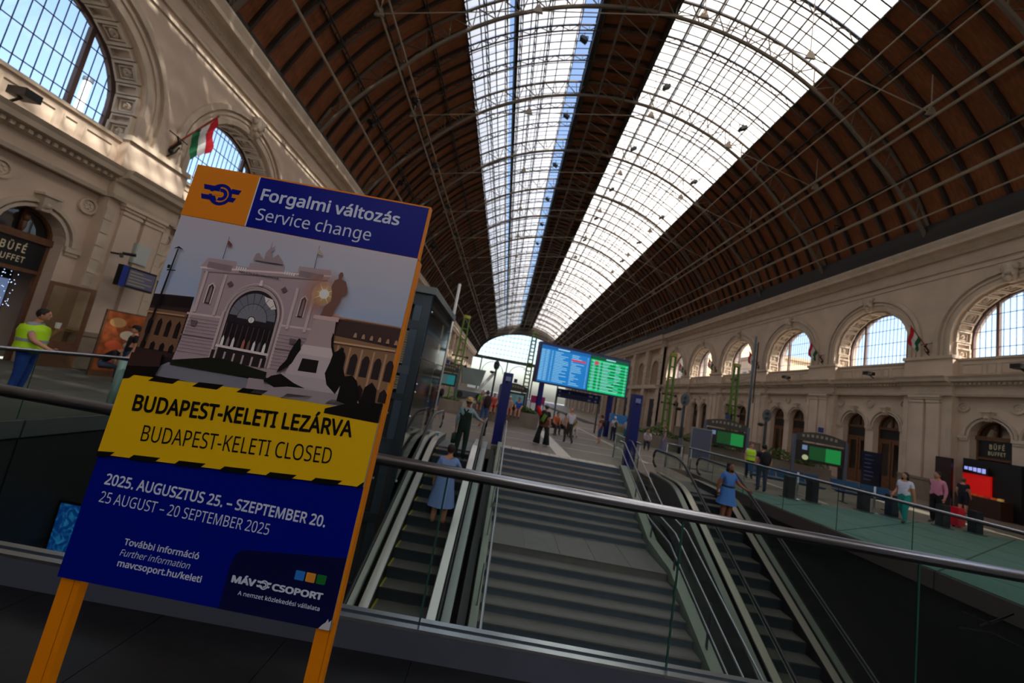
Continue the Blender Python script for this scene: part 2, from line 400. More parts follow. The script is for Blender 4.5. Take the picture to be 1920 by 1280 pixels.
        # door arches
        for k in (-1, 1):
            dc = c+k*1.24
            b = MB(); ring(b, P, dc, 4.2, .93, 1.03, .4, .33, None, 14); ring(b, P, dc, 4.2, 1.1, 1.22, .4, .28, None, 14); b.build('archivolt', PLASTER2, wall)
            inst(key2m, wall, loc=(X+s*.4, dc, 5.13))
        for yy in (c-2.45, c, c+2.45):
            b = MB(); e = .3 if yy == c else .25
            pbox(b, P, yy-e, yy+e, .4, .3, 4.02, 4.2); pbox(b, P, yy-e+.04, yy+e-.04, .4, .34, 3.9, 4.02); b.build('impost_moulding', PLASTER2, wall)
        for yy in (c, c-2.45, c+2.45): inst(medm, wall, loc=(X+s*.4, yy, 5.85 if yy == c else 5.85))
        # windows
        winno[0] += 1
        wo = empty('window_%d' % winno[0], kind='structure')
        d = NOREV; zs = 8.74
        f = MB(); ring(f, P, c, WZ, WR-.16, WR+.02, d+.12, d-.04, 8.7, 24); f.build('window_frame', FRAMEBR, wo)
        hgt = lambda yy: WZ+math.sqrt(max(0, (WR-.14)**2-(yy-c)**2))
        for yy in (c-1.62, c+1.62):
            b = MB(); pbox(b, P, yy-.07, yy+.07, d-.02, d+.14, 8.7, hgt(yy)); b.build('mullion', FRAMEBR, wo)
        b = MB(); nb = 20; wd = 2*(WR-.14)/nb
        for i in range(1, nb):
            yy = c-(WR-.14)+i*wd; pbox(b, P, yy-.009, yy+.009, d+.02, d+.05, 8.7, hgt(yy))
        for zz in (9.55, 10.55, 11.55, 12.4):
            ww = WR-.14 if zz < WZ else math.sqrt((WR-.14)**2-(zz-WZ)**2); pbox(b, P, c-ww, c+ww, d+.02, d+.06, zz-.014, zz+.014)
        b.build('glazing_bars', mat('glazing_bar_blue', (40, 50, 82), .5), wo)
        big = c > neary-6 and c < neary+12
        allm = MB()
        zl = [8.72, 9.55, 10.55, 11.55, 12.4, 13.2]
        for i in range(nb):
            a, bb = c-(WR-.14)+i*wd, c-(WR-.14)+(i+1)*wd
            for j in range(5):
                t0, t1 = hgt(a), hgt(bb); z0, z1 = zl[j], zl[j+1]
                if max(t0, t1) <= z0+.02: continue
                ps = [(a, z0), (bb, z0), (bb, max(z0, min(z1, t1))), (a, max(z0, min(z1, t0)))]
                pts = [P(yy, d+.04, zz) for yy, zz in ps]
                if big: MB().poly(pts).build('pane', WINGLASS, wo)
                else: allm.poly(pts)
        if not big: allm.build('panes', WINGLASS, wo, kind='stuff')
    return wall, P
CLft = [19.15+8.1*k for k in range(-3, 6)]
CRgt = [19.8+8.25*k for k in range(-3, 6)]
wall_l, PL = make_wall('wall_left', XL, -1, CLft, 8.1, 14)
wall_r, PR = make_wall('wall_right', XR, 1, CRgt, 8.25, 21)

# ---------------- door infill: wooden screens with fanlights in the ground-floor arches
dn = [0]
def door_unit(P, yc, s, X, glow=None):
    dn[0] += 1
    D = empty('door_%d' % dn[0], kind='structure')
    d = .85; r = .93
    b = MB(); ring(b, P, yc, 4.2, r-.1, r+.02, d+.1, d-.05, 0, 12); pbox(b, P, yc-r, yc+r, d-.08, d+.1, 4.08, 4.25); pbox(b, P, yc-.05, yc+.05, d-.05, d+.06, 4.2, 5.05)
    pbox(b, P, yc-r, yc+r, d-.06, d+.1, 3.3, 3.42)
    b.build('door_frame', WOOD, D)
    b = MB(); pbox(b, P, yc-r+.08, yc+r-.08, d-.02, d+.06, 3.42, 4.08); b.build('sign_board', BLACK, D)
    for k in (-1, 1):
        n = 6; ps = [P(yc, d+.02, 4.25)]+[P(yc+k*(r-.1)*math.sin(pi/2*(1-i/n)), d+.02, 4.25+(r-.1)*math.cos(pi/2*(1-i/n))) for i in range(n+1)]
        MB().poly(ps).build('fanlight_pane', DGLASS, D)
        y0, y1 = sorted((yc+k*.03, yc+k*(r-.1)))
        b = MB()
        for q in ((y0, y0+.14, 0, 3.3), (y1-.14, y1, 0, 3.3), (y0+.14, y1-.14, 0, .9), (y0+.14, y1-.14, 3.1, 3.3)): pbox(b, P, q[0], q[1], d-.02, d+.05, q[2], q[3])
        lf = b.build('door_leaf', WOOD, D)
        MB().quad(P(y0+.14, d+.02, .9), P(y1-.14, d+.02, .9), P(y1-.14, d+.02, 3.1), P(y0+.14, d+.02, 3.1)).build('pane', DGLASS, lf)
    return D
BUF_L = CLft[2]+1.24   # open buffet arch, left wall
BUF_R = CRgt[3]+1.24   # open buffet arch, right wall
for c in CLft[2:]:
    for k in (-1, 1):
        if abs(c+k*1.24-BUF_L) > .1: door_unit(PL, c+k*1.24, -1, XL)
for c in CRgt[2:]:
    for k in (-1, 1):
        if abs(c+k*1.24-BUF_R) > .1: door_unit(PR, c+k*1.24, 1, XR)
def buffet(P, yc, s, X, words, right):
    dn[0] += 1
    D = empty('door_%d' % dn[0], kind='structure'); d = .85; r = .93
    b = MB(); ring(b, P, yc, 4.2, r-.1, r+.02, d+.1, d-.05, 0, 12); pbox(b, P, yc-r, yc+r, d-.12, d+.1, 4.05, 4.28); pbox(b, P, yc-r, yc+r, d-.06, d+.1, 3.0, 3.12)
    b.build('door_frame', WOOD, D)
    b = MB(); pbox(b, P, yc-.05, yc+.05, d-.08, d+.05, 4.28, 5.05); b.ball(P(yc, d-.14, 4.75), .09, .09, .14, 8, 5); b.ball(P(yc, d-.12, 4.5), .07, .07, .2, 8, 5); b.build('carved_mullion', WOOD, D, True)
    for k in (-1, 1):
        n = 6; ps = [P(yc, d+.02, 4.28)]+[P(yc+k*(r-.1)*math.sin(pi/2*(1-i/n)), d+.02, 4.28+(r-.1)*math.cos(pi/2*(1-i/n))) for i in range(n+1)]
        MB().poly(ps).build('fanlight_pane', DGLASS, D)
    b = MB(); pbox(b, P, yc-r+.08, yc+r-.08, d-.04, d+.06, 3.12, 4.05); sb = b.build('sign_board', BLACK, D)
    cream = mat('sign_lettering', (226, 210, 170), .5)
    # lettering plane: x along the wall as read, y up
    ax = Vector((0, 1 if s < 0 else -1, 0)); az = Vector((0, 0, 1)); an = ax.cross(az)
    M = Matrix((ax, az, an)).transposed().to_4x4(); M.translation = Vector(P(yc, d-.045, 3.58))
    text(sb, words[0], -.33, .03, .66, .26, cream, bold=.02, z=.006, space=1.3, mtx=M); text(sb, words[1], -.38, -.3, .76, .2, cream, bold=.02, z=.006, space=1.15, mtx=M)
    return D
buffet(PL, BUF_L, -1, XL, ('B\u00dcF\u00c9', 'BUFFET'), False)
buffet(PR, BUF_R, 1, XR, ('B\u00dcF\u00c9', 'BUFFET'), True)

# ---------------- the further, plainer blocks of the side walls, and the end wall
def tower(name, X, s, y0, y1):
    P = lambda y, d, z: (X+s*d, y, z)
    n = int((y1-y0)//7.2); pt = (y1-y0)/n
    w = MB(); w.quad(P(y0, .3, 0), P(y1, .3, 0), P(y1, .3, 16.3), P(y0, .3, 16.3)); w.quad(P(y0, .3, 0), P(y0, -.5, 0), P(y0, -.5, 16.3), P(y0, .3, 16.3))
    o = w.build(name, PLASTER, kind='structure')
    b = MB(); prof = [(.3, 14.3), (-.55, 14.3), (-.6, 14.6), (-.6, 15.3), (-1.1, 15.6), (-1.25, 16.3), (.3, 16.3)]; m = len(prof)
    b.add([P(y0-.3, d, z) for d, z in prof]+[P(y1, d, z) for d, z in prof], [(i, (i+1) % m, m+(i+1) % m, m+i) for i in range(m)]+[tuple(range(m))]); b.build('cornice', PLASTER2, o)
    b = MB(); yy = y0
    while yy < y1: pbox(b, P, yy, yy+.3, -.6, -.95, 14.75, 15.4); yy += .7
    b.build('bracket_row', PLASTER2, o, kind='stuff')
    b = MB(); pbox(b, P, y0-.1, y1, -.55, .3, 7.0, 7.7); b.build('lower_cornice', PLASTER2, o)
    for i in range(n):
        a = y0+i*pt
        b = MB()
        for k in range(20): pbox(b, P, a, a+1.5, -.5+(.06 if k % 2 else 0), .3, k*.72, k*.72+.69)
        b.build('rusticated_pier', PLASTER2, o)
        c = a+1.5+(pt-1.5)/2
        b = MB(); ring(b, P, c, 10.6, 1.7, 2.1, .3, .05, 7.7, 14); b.build('archivolt', PLASTER2, o)
        q = MB(); n2 = 12; q.poly([P(c-1.7*math.cos(pi*i2/n2), .27, 10.6+1.7*math.sin(pi*i2/n2)) for i2 in range(n2+1)]+[P(c+1.7, .27, 7.8), P(c-1.7, .27, 7.8)]); q.build('blind_arch', mat('niche_plaster', (150, 120, 96), .85), o)
        for k in (-1, 1):
            b = MB(); pbox(b, P, c+k*1.9-.22, c+k*1.9+.22, .05, .3, 0, 6.8); b.build('pilaster', PLASTER, o)
        b = MB(); pbox(b, P, c-1.0, c+1.0, .2, .32, .2, 5.2); b.build('blind_doorway', mat('dark_doorway', (40, 32, 28), .8), o)
    return o
tower('wall_left_far', XL, -1, CLft[-1]+4.05, 166)
tower('wall_right_far', XR, 1, CRgt[-1]+4.125, 166)

# end wall: great lunette with glazing bars, beam, open track arches below
YE = 166.0
ew = MB()
NE = 40; LR, LB = 19.6, 12.6
def lun(t): return XC+LR*math.cos(t), 14.6+LB*math.sin(t)
for i in range(NE):
    a, b = pi*i/NE, pi*(i+1)/NE
    p, q = rpt(a, -.5), rpt(b, -.5); u, v = lun(a), lun(b)
    ew.quad((p[0], YE, p[1]), (q[0], YE, q[1]), (v[0], YE, v[1]), (u[0], YE, u[1]))
end = ew.build('wall_end', mat('end_wall_iron', (70, 62, 54), .7), kind='structure')
b = MB(); b.box(XL-1, XR+1, YE-.4, YE+.4, 13.9, 15.2); b.build('end_beam', mat('end_beam_paint', (62, 66, 70), .6), end)
b = MB()
for i in range(1, 24):
    x = XC-LR+i*2*LR/24; z = 14.6+LB*math.sqrt(max(0, 1-((x-XC)/LR)**2)); b.bar((x, YE, 15), (x, YE, z), .12)
for z in (17, 19, 21, 23, 25):
    ww = LR*math.sqrt(1-((z-14.6)/LB)**2); b.bar((XC-ww, YE, z), (XC+ww, YE, z), .14)
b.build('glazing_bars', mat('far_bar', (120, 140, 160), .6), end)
b = MB()
for i in range(NE):
    u, v = lun(pi*i/NE), lun(pi*(i+1)/NE); b.bar((u[0], YE-.3, u[1]), (v[0], YE-.3, v[1]), .5)
b.build('lunette_rim', DARKIRON, end)
for cx in (-6.5, 5.35, 17.2):
    b = MB(); n = 16
    for i in range(n):
        a, c2 = pi*i/n, pi*(i+1)/n; b.bar((cx-4.6*math.cos(a), YE, 8.6+4.6*math.sin(a)), (cx-4.6*math.cos(c2), YE, 8.6+4.6*math.sin(c2)), .22)
    b.build('track_arch', DARKIRON, end)
for x in (-12, -.6, 11.3, 22.6):
    b = MB(); b.box(x-.25, x+.25, YE-.25, YE+.25, 0, 14); b.build('end_column', DARKIRON, end)
# wall behind the camera
YB_ = CLft[0]-4.05; PB = lambda y, d, z: (y, YB_-d, z)
b = MB(); arch_panel(b, PB, XL-2, XR+2, -5, 33, XC, 12.5, 14, 6, 0, 1.2, n=32); wb = b.build('wall_back', PLASTER, kind='structure')
b = MB(); ring(b, PB, XC, 14, 12.5, 13.3, 0, -.3, 6, 32); b.build('archivolt', PLASTER2, wb)
b = MB(); b.poly([PB(XC-12.4*math.cos(pi*i/32), .9, 14+12.4*math.sin(pi*i/32)) for i in range(33)]+[PB(XC+12.4, .9, 6), PB(XC-12.4, .9, 6)]); b.build('great_arch_glazing', milkglass('arch_milk_glass', (.40, .40, .40), 0), wb)
for i in range(1, 12):
    xx = XC-12.4+i*24.8/12; b = MB(); pbox(b, PB, xx-.08, xx+.08, .7, .85, 6, 14+math.sqrt(12.4**2-(xx-XC)**2)); b.build('mullion', DARKIRON, wb)
b = MB()
for zz in (9, 12, 15, 18, 21): ww = 12.4 if zz < 14 else math.sqrt(12.4**2-(zz-14)**2); pbox(b, PB, XC-ww, XC+ww, .7, .8, zz-.06, zz+.06)
b.build('glazing_bars', DARKIRON, wb)

# ================================================================= ROOF
ceil = MB()
def arc_strip(mb, x0, x1, y0, y1, off, n=6):
    t0, t1 = tx(x0), tx(x1)
    for i in range(n):
        a = rpt(t0+(t1-t0)*i/n, off); b_ = rpt(t0+(t1-t0)*(i+1)/n, off)
        mb.quad((a[0], y0, a[1]), (b_[0], y0, b_[1]), (b_[0], y1, b_[1]), (a[0], y1, a[1]))
YR0, YR1 = -9.0, 166.0
GL0, GL1, GR0, GR1 = -7.5, .75, 7.6, 18.1      # glazed strips
CL1 = 1.95                                        # clear strip GL1..CL1, boarded crown CL1..GR0
for a, b_ in ((XL, GL0), (CL1, GR0), (GR1, XR)): arc_strip(ceil, a, b_, YR0, YR1, -.12, 10)
ceilo = ceil.build('ceiling', mat('roof_back', (40, 28, 20), .9), kind='structure')
PIT = 8.18; TY0 = 7.22
RS = PIT/6
# boards: one panel between each pair of rafters and purlins
segs = []
for x0, x1, n in ((XL+.05, GL0, 5), (GR1, XR-.05, 5), (CL1, GR0, 3)):
    t0, t1 = tx(x0), tx(x1)
    for i in range(n): segs.append((t0+(t1-t0)*i/n, t0+(t1-t0)*(i+1)/n))
def slab(mb, ta, tb, y0, y1, off, th, n=2):
    for i in range(n):
        a = rpt(ta+(tb-ta)*i/n, off); b_ = rpt(ta+(tb-ta)*(i+1)/n, off); c = rpt(ta+(tb-ta)*i/n, off+th); d = rpt(ta+(tb-ta)*(i+1)/n, off+th)
        mb.hexa([(a[0], y0, a[1]), (b_[0], y0, b_[1]), (b_[0], y1, b_[1]), (a[0], y1, a[1]), (c[0], y0, c[1]), (d[0], y0, d[1]), (d[0], y1, d[1]), (c[0], y1, c[1])])
rest = MB(); npan = 0
protos = []
for k, (ta, tb) in enumerate(segs):
    m = MB(); slab(m, ta+.004, tb-.004, .1, RS-.1, 0, .05); protos.append(m.mesh('roof_panel', ROOFWOOD))
k0 = int((YR0-TY0)//RS)
for k in range(k0, int((YR1-TY0)/RS)):
    y = TY0+k*RS
    for j, (ta, tb) in enumerate(segs):
        if (13 < y < 38 or (38 <= y < 46 and j < 10)) and npan < 300:
            inst(protos[j], ceilo, loc=(0, y, random.uniform(-.01, .01))); npan += 1
        else: slab(rest, ta+.004, tb-.004, y+.1, y+RS-.1, 0, .05, 2)
rest.build('roof_panels', ROOFWOOD, ceilo, kind='stuff')
# rafters under the boards
raf = MB()
for k in range(k0, int((YR1-TY0)/RS)+1):
    y = TY0+k*RS
    for x0, x1 in ((XL, GL0), (GR1, XR), (CL1, GR0)):
        t0, t1 = tx(x0), tx(x1); slab(raf, t0, t1, y-.07, y+.07, .04, .2, 8)
raf.build('rafters', mat('rafter_wood', (48, 32, 22), .8), ceilo, kind='stuff')
# skylight panes
gsegs = []
for x0, x1, n in ((GL0, -4.55, 3), (-4.2, GL1, 4), (GR0, GR1, 8)):
    t0, t1 = tx(x0), tx(x1)
    for i in range(n): gsegs.append((t0+(t1-t0)*i/n, t0+(t1-t0)*(i+1)/n))
gp = []
def curved(mb, ta, tb, y0, y1, off, n=2):
    for i in range(n):
        a = rpt(ta+(tb-ta)*i/n, off); b_ = rpt(ta+(tb-ta)*(i+1)/n, off)
        mb.quad((a[0], y0, a[1]), (b_[0], y0, b_[1]), (b_[0], y1, b_[1]), (a[0], y1, a[1]))
for ta, tb in gsegs:
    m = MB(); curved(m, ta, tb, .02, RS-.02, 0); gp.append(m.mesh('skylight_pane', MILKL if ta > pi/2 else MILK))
grest = MB(); grl = MB(); ngl = 0
for k in range(k0, int((YR1-TY0)/RS)):
    y = TY0+k*RS
    for j, (ta, tb) in enumerate(gsegs):
        if y > 18 and ngl < 300: inst(gp[j], ceilo, loc=(0, y, 0)); ngl += 1
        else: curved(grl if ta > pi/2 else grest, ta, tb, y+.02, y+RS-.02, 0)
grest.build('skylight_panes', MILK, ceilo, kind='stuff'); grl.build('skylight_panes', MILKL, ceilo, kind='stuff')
cg = MB(); arc_strip(cg, GL1, CL1, YR0, YR1, 0, 2); arc_strip(cg, -4.55, -4.2, YR0, YR1, 0, 1)
cg.build('clear_skylight_strip', WINGLASS, ceilo)
# glazing bars: transverse every third of a rafter bay, lengthwise at pane edges
gb = MB()
k = 0; y = YR0
while y < YR1:
    for x0, x1, n in ((GL0, CL1, 9), (GR0, GR1, 10)):
        t0, t1 = tx(x0), tx(x1)
        for i in range(n):
            a = rpt(t0+(t1-t0)*i/n, .03); b_ = rpt(t0+(t1-t0)*(i+1)/n, .03)
            gb.quad((a[0], y-.045, a[1]), (b_[0], y-.045, b_[1]), (b_[0], y+.045, b_[1]), (a[0], y+.045, a[1]))
    y += RS/2
for ta, tb in gsegs+[(tx(GR1), 0)]:
    a = rpt(ta, .04); gb.bar((a[0], YR0, a[1]), (a[0], YR1, a[1]), .075)
gb.build('glazing_bars', BARMAT, ceilo, kind='stuff')
gt = MB(); slab(gt, tx(-4.2), tx(-3.95), YR0, YR1, .05, .25, 1); slab(gt, tx(CL1), tx(CL1+.5), YR0, YR1, -.1, .7, 1); slab(gt, tx(GR0-.4), tx(GR0), YR0, YR1, -.1, .6, 1)
gt.build('gutter', DARKIRON, ceilo)
# main arched trusses
def truss_mesh(off0, off1, r0, r1, rw, n, name, t0=.02, t1=pi-.02, m=IRON, zig=True):
    b = MB(); A = []; B = []
    for i in range(n+1):
        t = t0+(t1-t0)*i/n; e = min(1, 6*min(i, n-i)/n+.25)
        p = rpt(t, off0); q = rpt(t, off0+(off1-off0)*e); A.append((p[0], 0, p[1])); B.append((q[0], 0, q[1]))
    b.tube(A, r0, 5); b.tube(B, r1, 6)
    if zig:
        for i in range(n):
            b.bar(A[i] if i % 2 else B[i], B[i+1] if i % 2 else A[i+1], rw)
            if i % 2 == 0: b.bar(A[i], B[i], rw)
    return b.mesh(name, m)
tm = truss_mesh(.2, 1.55, .1, .13, .06, 56, 'truss')
rm = truss_mesh(.12, .62, .055, .055, .04, 70, 'arched_rib', m=BARMAT)
tie = MB(); z0 = 21.8
tie.tube([(-10.9, 0, z0), (-2, 0, z0+2.0), (7.6, 0, z0+3.6), (14, 0, z0+2.2), (21.2, 0, z0)], .035, 4)
for x, z in ((-10.9, z0), (-2, z0+2.0), (7.6, z0+3.6), (14, z0+2.2), (21.2, z0)):
    tie.hexa([(x-.3, -.06, z-.12), (x+.3, -.06, z-.12), (x+.1, -.06, z+.35), (x-.1, -.06, z+.35), (x-.3, .06, z-.12), (x+.3, .06, z-.12), (x+.1, .06, z+.35), (x-.1, .06, z+.35)])
    tie.bar((x, 0, z), (x, 0, rz(x)-.6), .04)
tim = tie.mesh('tie_rod', IRONLT)
k = -2
while TY0+k*PIT < 166:
    y = TY0+k*PIT
    inst(tm, ceilo, loc=(0, y, 0))
    if 0 < y < 150: inst(tim, ceilo, loc=(0, y+PIT/2, 0))
    for j in (1/3, 2/3): inst(rm, ceilo, loc=(0, y+PIT*j, 0))
    k += 1
# lengthwise lattice purlins
for x in (13.9, 11.4, 8.8, -2.7, -13.7, -11.8, -9.7, -7.5, -6.3, -4.9, -3.8, -1.6, .6, 2.3, 7.4, 10.2, 12.6, 15.2, 18.1, 20.3, 22.4, 24.3):
    t = tx(x); b = MB(); a = rpt(t, .14); c = rpt(t, .72)
    b.bar((a[0], YR0, a[1]), (a[0], YR1, a[1]), .07); b.bar((c[0], YR0, c[1]), (c[0], YR1, c[1]), .07)
    y = YR0; i = 0
    while y < 120:
        p, q = ((a, c) if i % 2 else (c, a)); b.bar((p[0], y, p[1]), (q[0], y+RS/2, q[1]), .045); y += RS/2; i += 1
    b.build('purlin', BARMAT if GL0 <= x <= GR1 else DARKIRON, ceilo)
# dark eaves beams between roof and cornice
for x0, x1, h in ((XL-.2, XL+.5, .7), (XR-1.0, XR+.3, 1.25)):
    b = MB(); b.box(x0, x1, YR0, YR1, 16.26, 16.26+h); b.build('eaves_beam', DARKIRON, ceilo)
# crown walkway girder under the boarded crown
b = MB()
for x in (3.6, 5.9):
    for z in (30.3, 29.4): b.bar((x, YR0, z), (x, YR1, z), .09)
y = YR0; i = 0
while y < 150:
    for x in (3.6, 5.9): b.bar((x, y, 30.3 if i % 2 else 29.4), (x, y+RS, 29.4 if i % 2 else 30.3), .06)
    b.bar((3.6, y, 29.4), (5.9, y+RS, 29.4), .05); y += RS; i += 1
b.build('crown_walkway', IRON, ceilo)
# long pipes
for x, z, r in ((-13.3, 18.4, .085), (-10.9, 21.9, .08), (-10.5, 22.6, .08), (20.9, 22.06, .09), (21.3, 21.6, .09), (23.4, 18.6, .1), (24.0, 17.3, .05), (18.4, 22.9, .045), (17.2, 23.9, .045), (22.5, 19.4, .045)):
    b = MB(); b.tube([(x, YR0, z), (x, 80, z), (x, 160, z)], r, 6); b.build('long_pipe', IRONLT, ceilo)
# floodlights hung under the roof
fl = MB(); fl.box(-.28, .28, -.2, .2, -.14, .1)
flr = fl.mesh('lamp_body', BLACK)
fb = MB(); fb.tube([(0, 0, .1), (0, 0, .6)], .03, 5); fb.box(-.33, -.29, -.03, .03, -.02, .3); fb.box(.29, .33, -.03, .03, -.02, .3); fb.box(-.33, .33, -.03, .03, .26, .3); fbr = fb.mesh('bracket', DARKIRON)
fn = 0
ORD = ['nearest', 'second', 'third', 'fourth', 'fifth', 'sixth', 'seventh', 'eighth', 'ninth']
for x, zo in ((-13.0, 2.0), (-10.2, 3.0), (1.2, 1.4), (8.8, 1.6), (24.0, 1.5), (15.5, 1.9)):
    for k in range(2, 9):
        y = TY0+PIT*k+ (2.2 if x < 5 else 5.0)
        if fn > 34: break
        o = empty('floodlight', (x, y, rz(x)-zo-.6)); fn += 1
        side = 'in the left boarded slope' if x < -9 else 'by the clear strip' if x < 2 else 'under the right glass' if x < 18 else 'in the right boarded slope'
        tag(o, 'black floodlight under the roof '+side+(', lower row, ' if x in (-13.0, 15.5) else ', ')+ORD[k-2]+' of its row', 'lamp', 'floodlights '+side)
        inst(flr, o, mtx=Matrix.Rotation(.5 if x < 5 else -.5, 4, 'Y')); inst(fbr, o)
        if k > 6: break

# ================================================================= FLOORS AND PIT
PX0 = -8.25; PY0 = 3.15; PZ = -4.6
SX0, SX1, SY = .28, 4.52, 13.94
def pxr(y): return 9.93-.09*y
g = MB()
g.box(-40, 45, -9.5, PY0, -.5, -.03)
flo = g.build('floor', JOINT, kind='structure')
g = MB()
tm_ = MB(); tm_.box(0, .895, 0, .895, -.03, 0); tmesh = tm_.mesh('tile', DARKST)
for i in range(-7, 8):
    for j in range(0, 5):
        inst(tmesh, flo, loc=(i*.9-.3, PY0-.92-j*.9, 0))
g.cur = 0
g.box(-7.0+.01, -40, -9.5, PY0, -.03, 0); g.box(6.9, 45, -9.5, PY0, -.03, 0); g.box(-6.7, 6.9, -9.5, -1.55, -.03, 0)
g.build('floor_margin', DARKST, flo)
g = MB(); g.box(XL-1.2, PX0, PY0, 14.2, -.31, 0); g.build('floor_left', ASPH, kind='structure')
g = MB()
for x0, x1, y0 in ((XL-1.2, -2.3, 14.0), (-2.3, -.1, 13.0), (-.1, SX0, 13.94), (SX0, SX1, SY), (SX1, 5.3, 13.94), (5.3, 7.5, 13.0), (7.5, 8.45, 16.9), (8.45, XR+2, 14.3)):
    g.box(x0, x1, y0, 17.0, -.31, 0)
g.box(XL-1.2, XR+2, 17.0, 200, -.31, 0)
fl2 = g.build('floor_hall', PAVE, kind='structure')
b = MB()
for y0, y1 in ((17.2, 17.27), (19.9, 19.97), (23.5, 23.6), (28, 28.15), (34, 34.2)): b.box(-2, 12, y0, y1, 0, .004)
b.box(2.35, 2.9, 14.5, 23.5, 0, .004); b.box(6.6, 6.75, 17, 40, 0, .004); b.box(12.5, 12.65, 14.6, 40, 0, .004); b.box(-7.9, -7.4, 14.5, 40, 0, .004)
b.build('pale_strips', PAVEL, fl2)
b = MB()
for i in range(12):
    for j in range(3): b.box(SX0+.02+i*.352, SX0+.34+i*.352, SY+.06+j*.17, SY+.2+j*.17, 0, .008)
b.build('tactile_paving', PAVEL, fl2, kind='stuff')
# green stone floor to the right, laid diagonally
g = MB(); ys = (PY0, 14.3)
g.hexa([(pxr(3), 3, -.31), (XR+1, 3, -.31), (XR+1, 14.3, -.31), (pxr(14.3), 14.3, -.31), (pxr(3), 3, -.012), (XR+1, 3, -.012), (XR+1, 14.3, -.012), (pxr(14.3), 14.3, -.012)])
gf = g.build('floor_right', TEALD, kind='structure')
ang = math.radians(32); ca, sa = math.cos(ang), math.sin(ang); T = 1.9
for i in range(-3, 18):
    for j in range(-12, 9):
        q = [(i*T+.02, j*T+.02), ((i+1)*T-.02, j*T+.02), ((i+1)*T-.02, (j+1)*T-.02), (i*T+.02, (j+1)*T-.02)]
        q = [(a*ca-b_*sa, a*sa+b_*ca) for a, b_ in q]
        q = clip(q, (0, -1), -3.02); q = clip(q, (0, 1), 14.28); q = clip(q, (1, 0), XR-.1)
        q = clip(q, (-1, -.09), -9.95) if q else q
        if len(q) >= 3: MB().prism([(a, b_, -.012) for a, b_ in q], (0, 0, .012)).build('paving_slab', TEAL, gf)
# pit
g = MB()
g.quad((PX0, -3, PZ), (12, -3, PZ), (12, 18, PZ), (PX0, 18, PZ))
pit = g.build('floor_pit', mat('pit_floor', (40, 38, 34), .5), kind='structure')
w = MB()
w.quad((PX0, PY0, -.03), (PX0, 14.2, -.03), (PX0, 14.2, PZ), (PX0, PY0, PZ))
w.quad((pxr(3)+.02, 3, -.31), (pxr(17)+.02, 17, -.31), (pxr(17)+.02, 17, PZ), (pxr(3)+.02, 3, PZ))
w.quad((PX0, -3, -.5), (12, -3, -.5), (12, -3, PZ), (PX0, -3, PZ)); w.quad((PX0, -3, -.5), (PX0, PY0, -.5), (PX0, PY0, PZ), (PX0, -3, PZ)); w.quad((12, -3, -.5), (12, PY0, -.5), (12, PY0, PZ), (12, -3, PZ)); w.quad((9.6, PY0, -.3), (12, PY0, -.3), (12, PY0, PZ), (9.6, PY0, PZ))
w.quad((PX0, 14.05, -.3), (-.1, 14.05, -.3), (-.1, 14.05, PZ), (PX0, 14.05, PZ)); w.quad((4.6, 16.95, -.3), (9, 16.95, -.3), (9, 16.95, PZ), (4.6, 16.95, PZ))
pitw = w.build('wall_pit', PITW, kind='structure')
for y0, y1 in ((3.05, 5.0), (5.03, 7.0), (7.03, 9.0), (9.03, 11.0), (11.03, 13.0)):
    b = MB(); b.box(PX0-.02, PX0+.05, y0, y1, -.32, -.02); b.build('fascia_panel', mat('fascia_steel', (112, 118, 116), .4, .5), pitw)
    b = MB(); b.box(PX0, PX0+.03, y0, y1, -2.35, -.36); b.build('wall_panel', PITW, pitw)
for y0, y1 in ((3.05, 5.5), (5.53, 8.0), (8.03, 10.5), (10.53, 13.0), (13.03, 16.8)):
    b = MB(); b.prism([(pxr(y0)-.05, y0, -.36), (pxr(y1)-.05, y1, -.36), (pxr(y1)-.05, y1, -.02), (pxr(y0)-.05, y0, -.02)], (.08, 0, 0)); b.build('fascia_panel', mat('fascia_stone', (92, 82, 76), .7), pitw)
b = MB(); b.box(7.6, 8.9, 6.6, 8.2, PZ, PZ+.02); b.build('floor_light_patch', mat('pit_yellow_light', (150, 146, 60), .6), pit)  # pool of yellow light on the lower floor, painted as a thin slab
# lit water-pattern poster screen down in the pit
sm = mat('blue_screen', (10, 60, 150), .4, emit=.35)
nt = sm.node_tree; p = nt.nodes['Principled BSDF']; wv = nt.nodes.new('ShaderNodeTexNoise'); wv.inputs['Scale'].default_value = 5; wv.inputs['Distortion'].default_value = 2.5
cr = nt.nodes.new('ShaderNodeValToRGB'); cr.color_ramp.elements[0].position = .45; cr.color_ramp.elements[0].color = (.002, .05, .22, 1); cr.color_ramp.elements[1].position = .7; cr.color_ramp.elements[1].color = (.03, .3, .6, 1)
gn = nt.nodes.new('ShaderNodeNewGeometry'); nt.links.new(gn.outputs['Position'], wv.inputs['Vector']); nt.links.new(wv.outputs[0], cr.inputs[0]); nt.links.new(cr.outputs[0], p.inputs['Emission Color'])
ps = empty('poster_screen', (-7.35, 8.0, -2.3), label='lit blue water-pattern screen low on the left in the underpass', cat='screen')
b = MB(); b.box(-.85, .85, 0, .08, -.75, .65); b.build('casing', BLACK, ps)
b = MB(); b.quad((-.8, -.004, -.7), (.8, -.004, -.7), (.8, -.004, .6), (-.8, -.004, .6)); b.build('display', sm, ps)

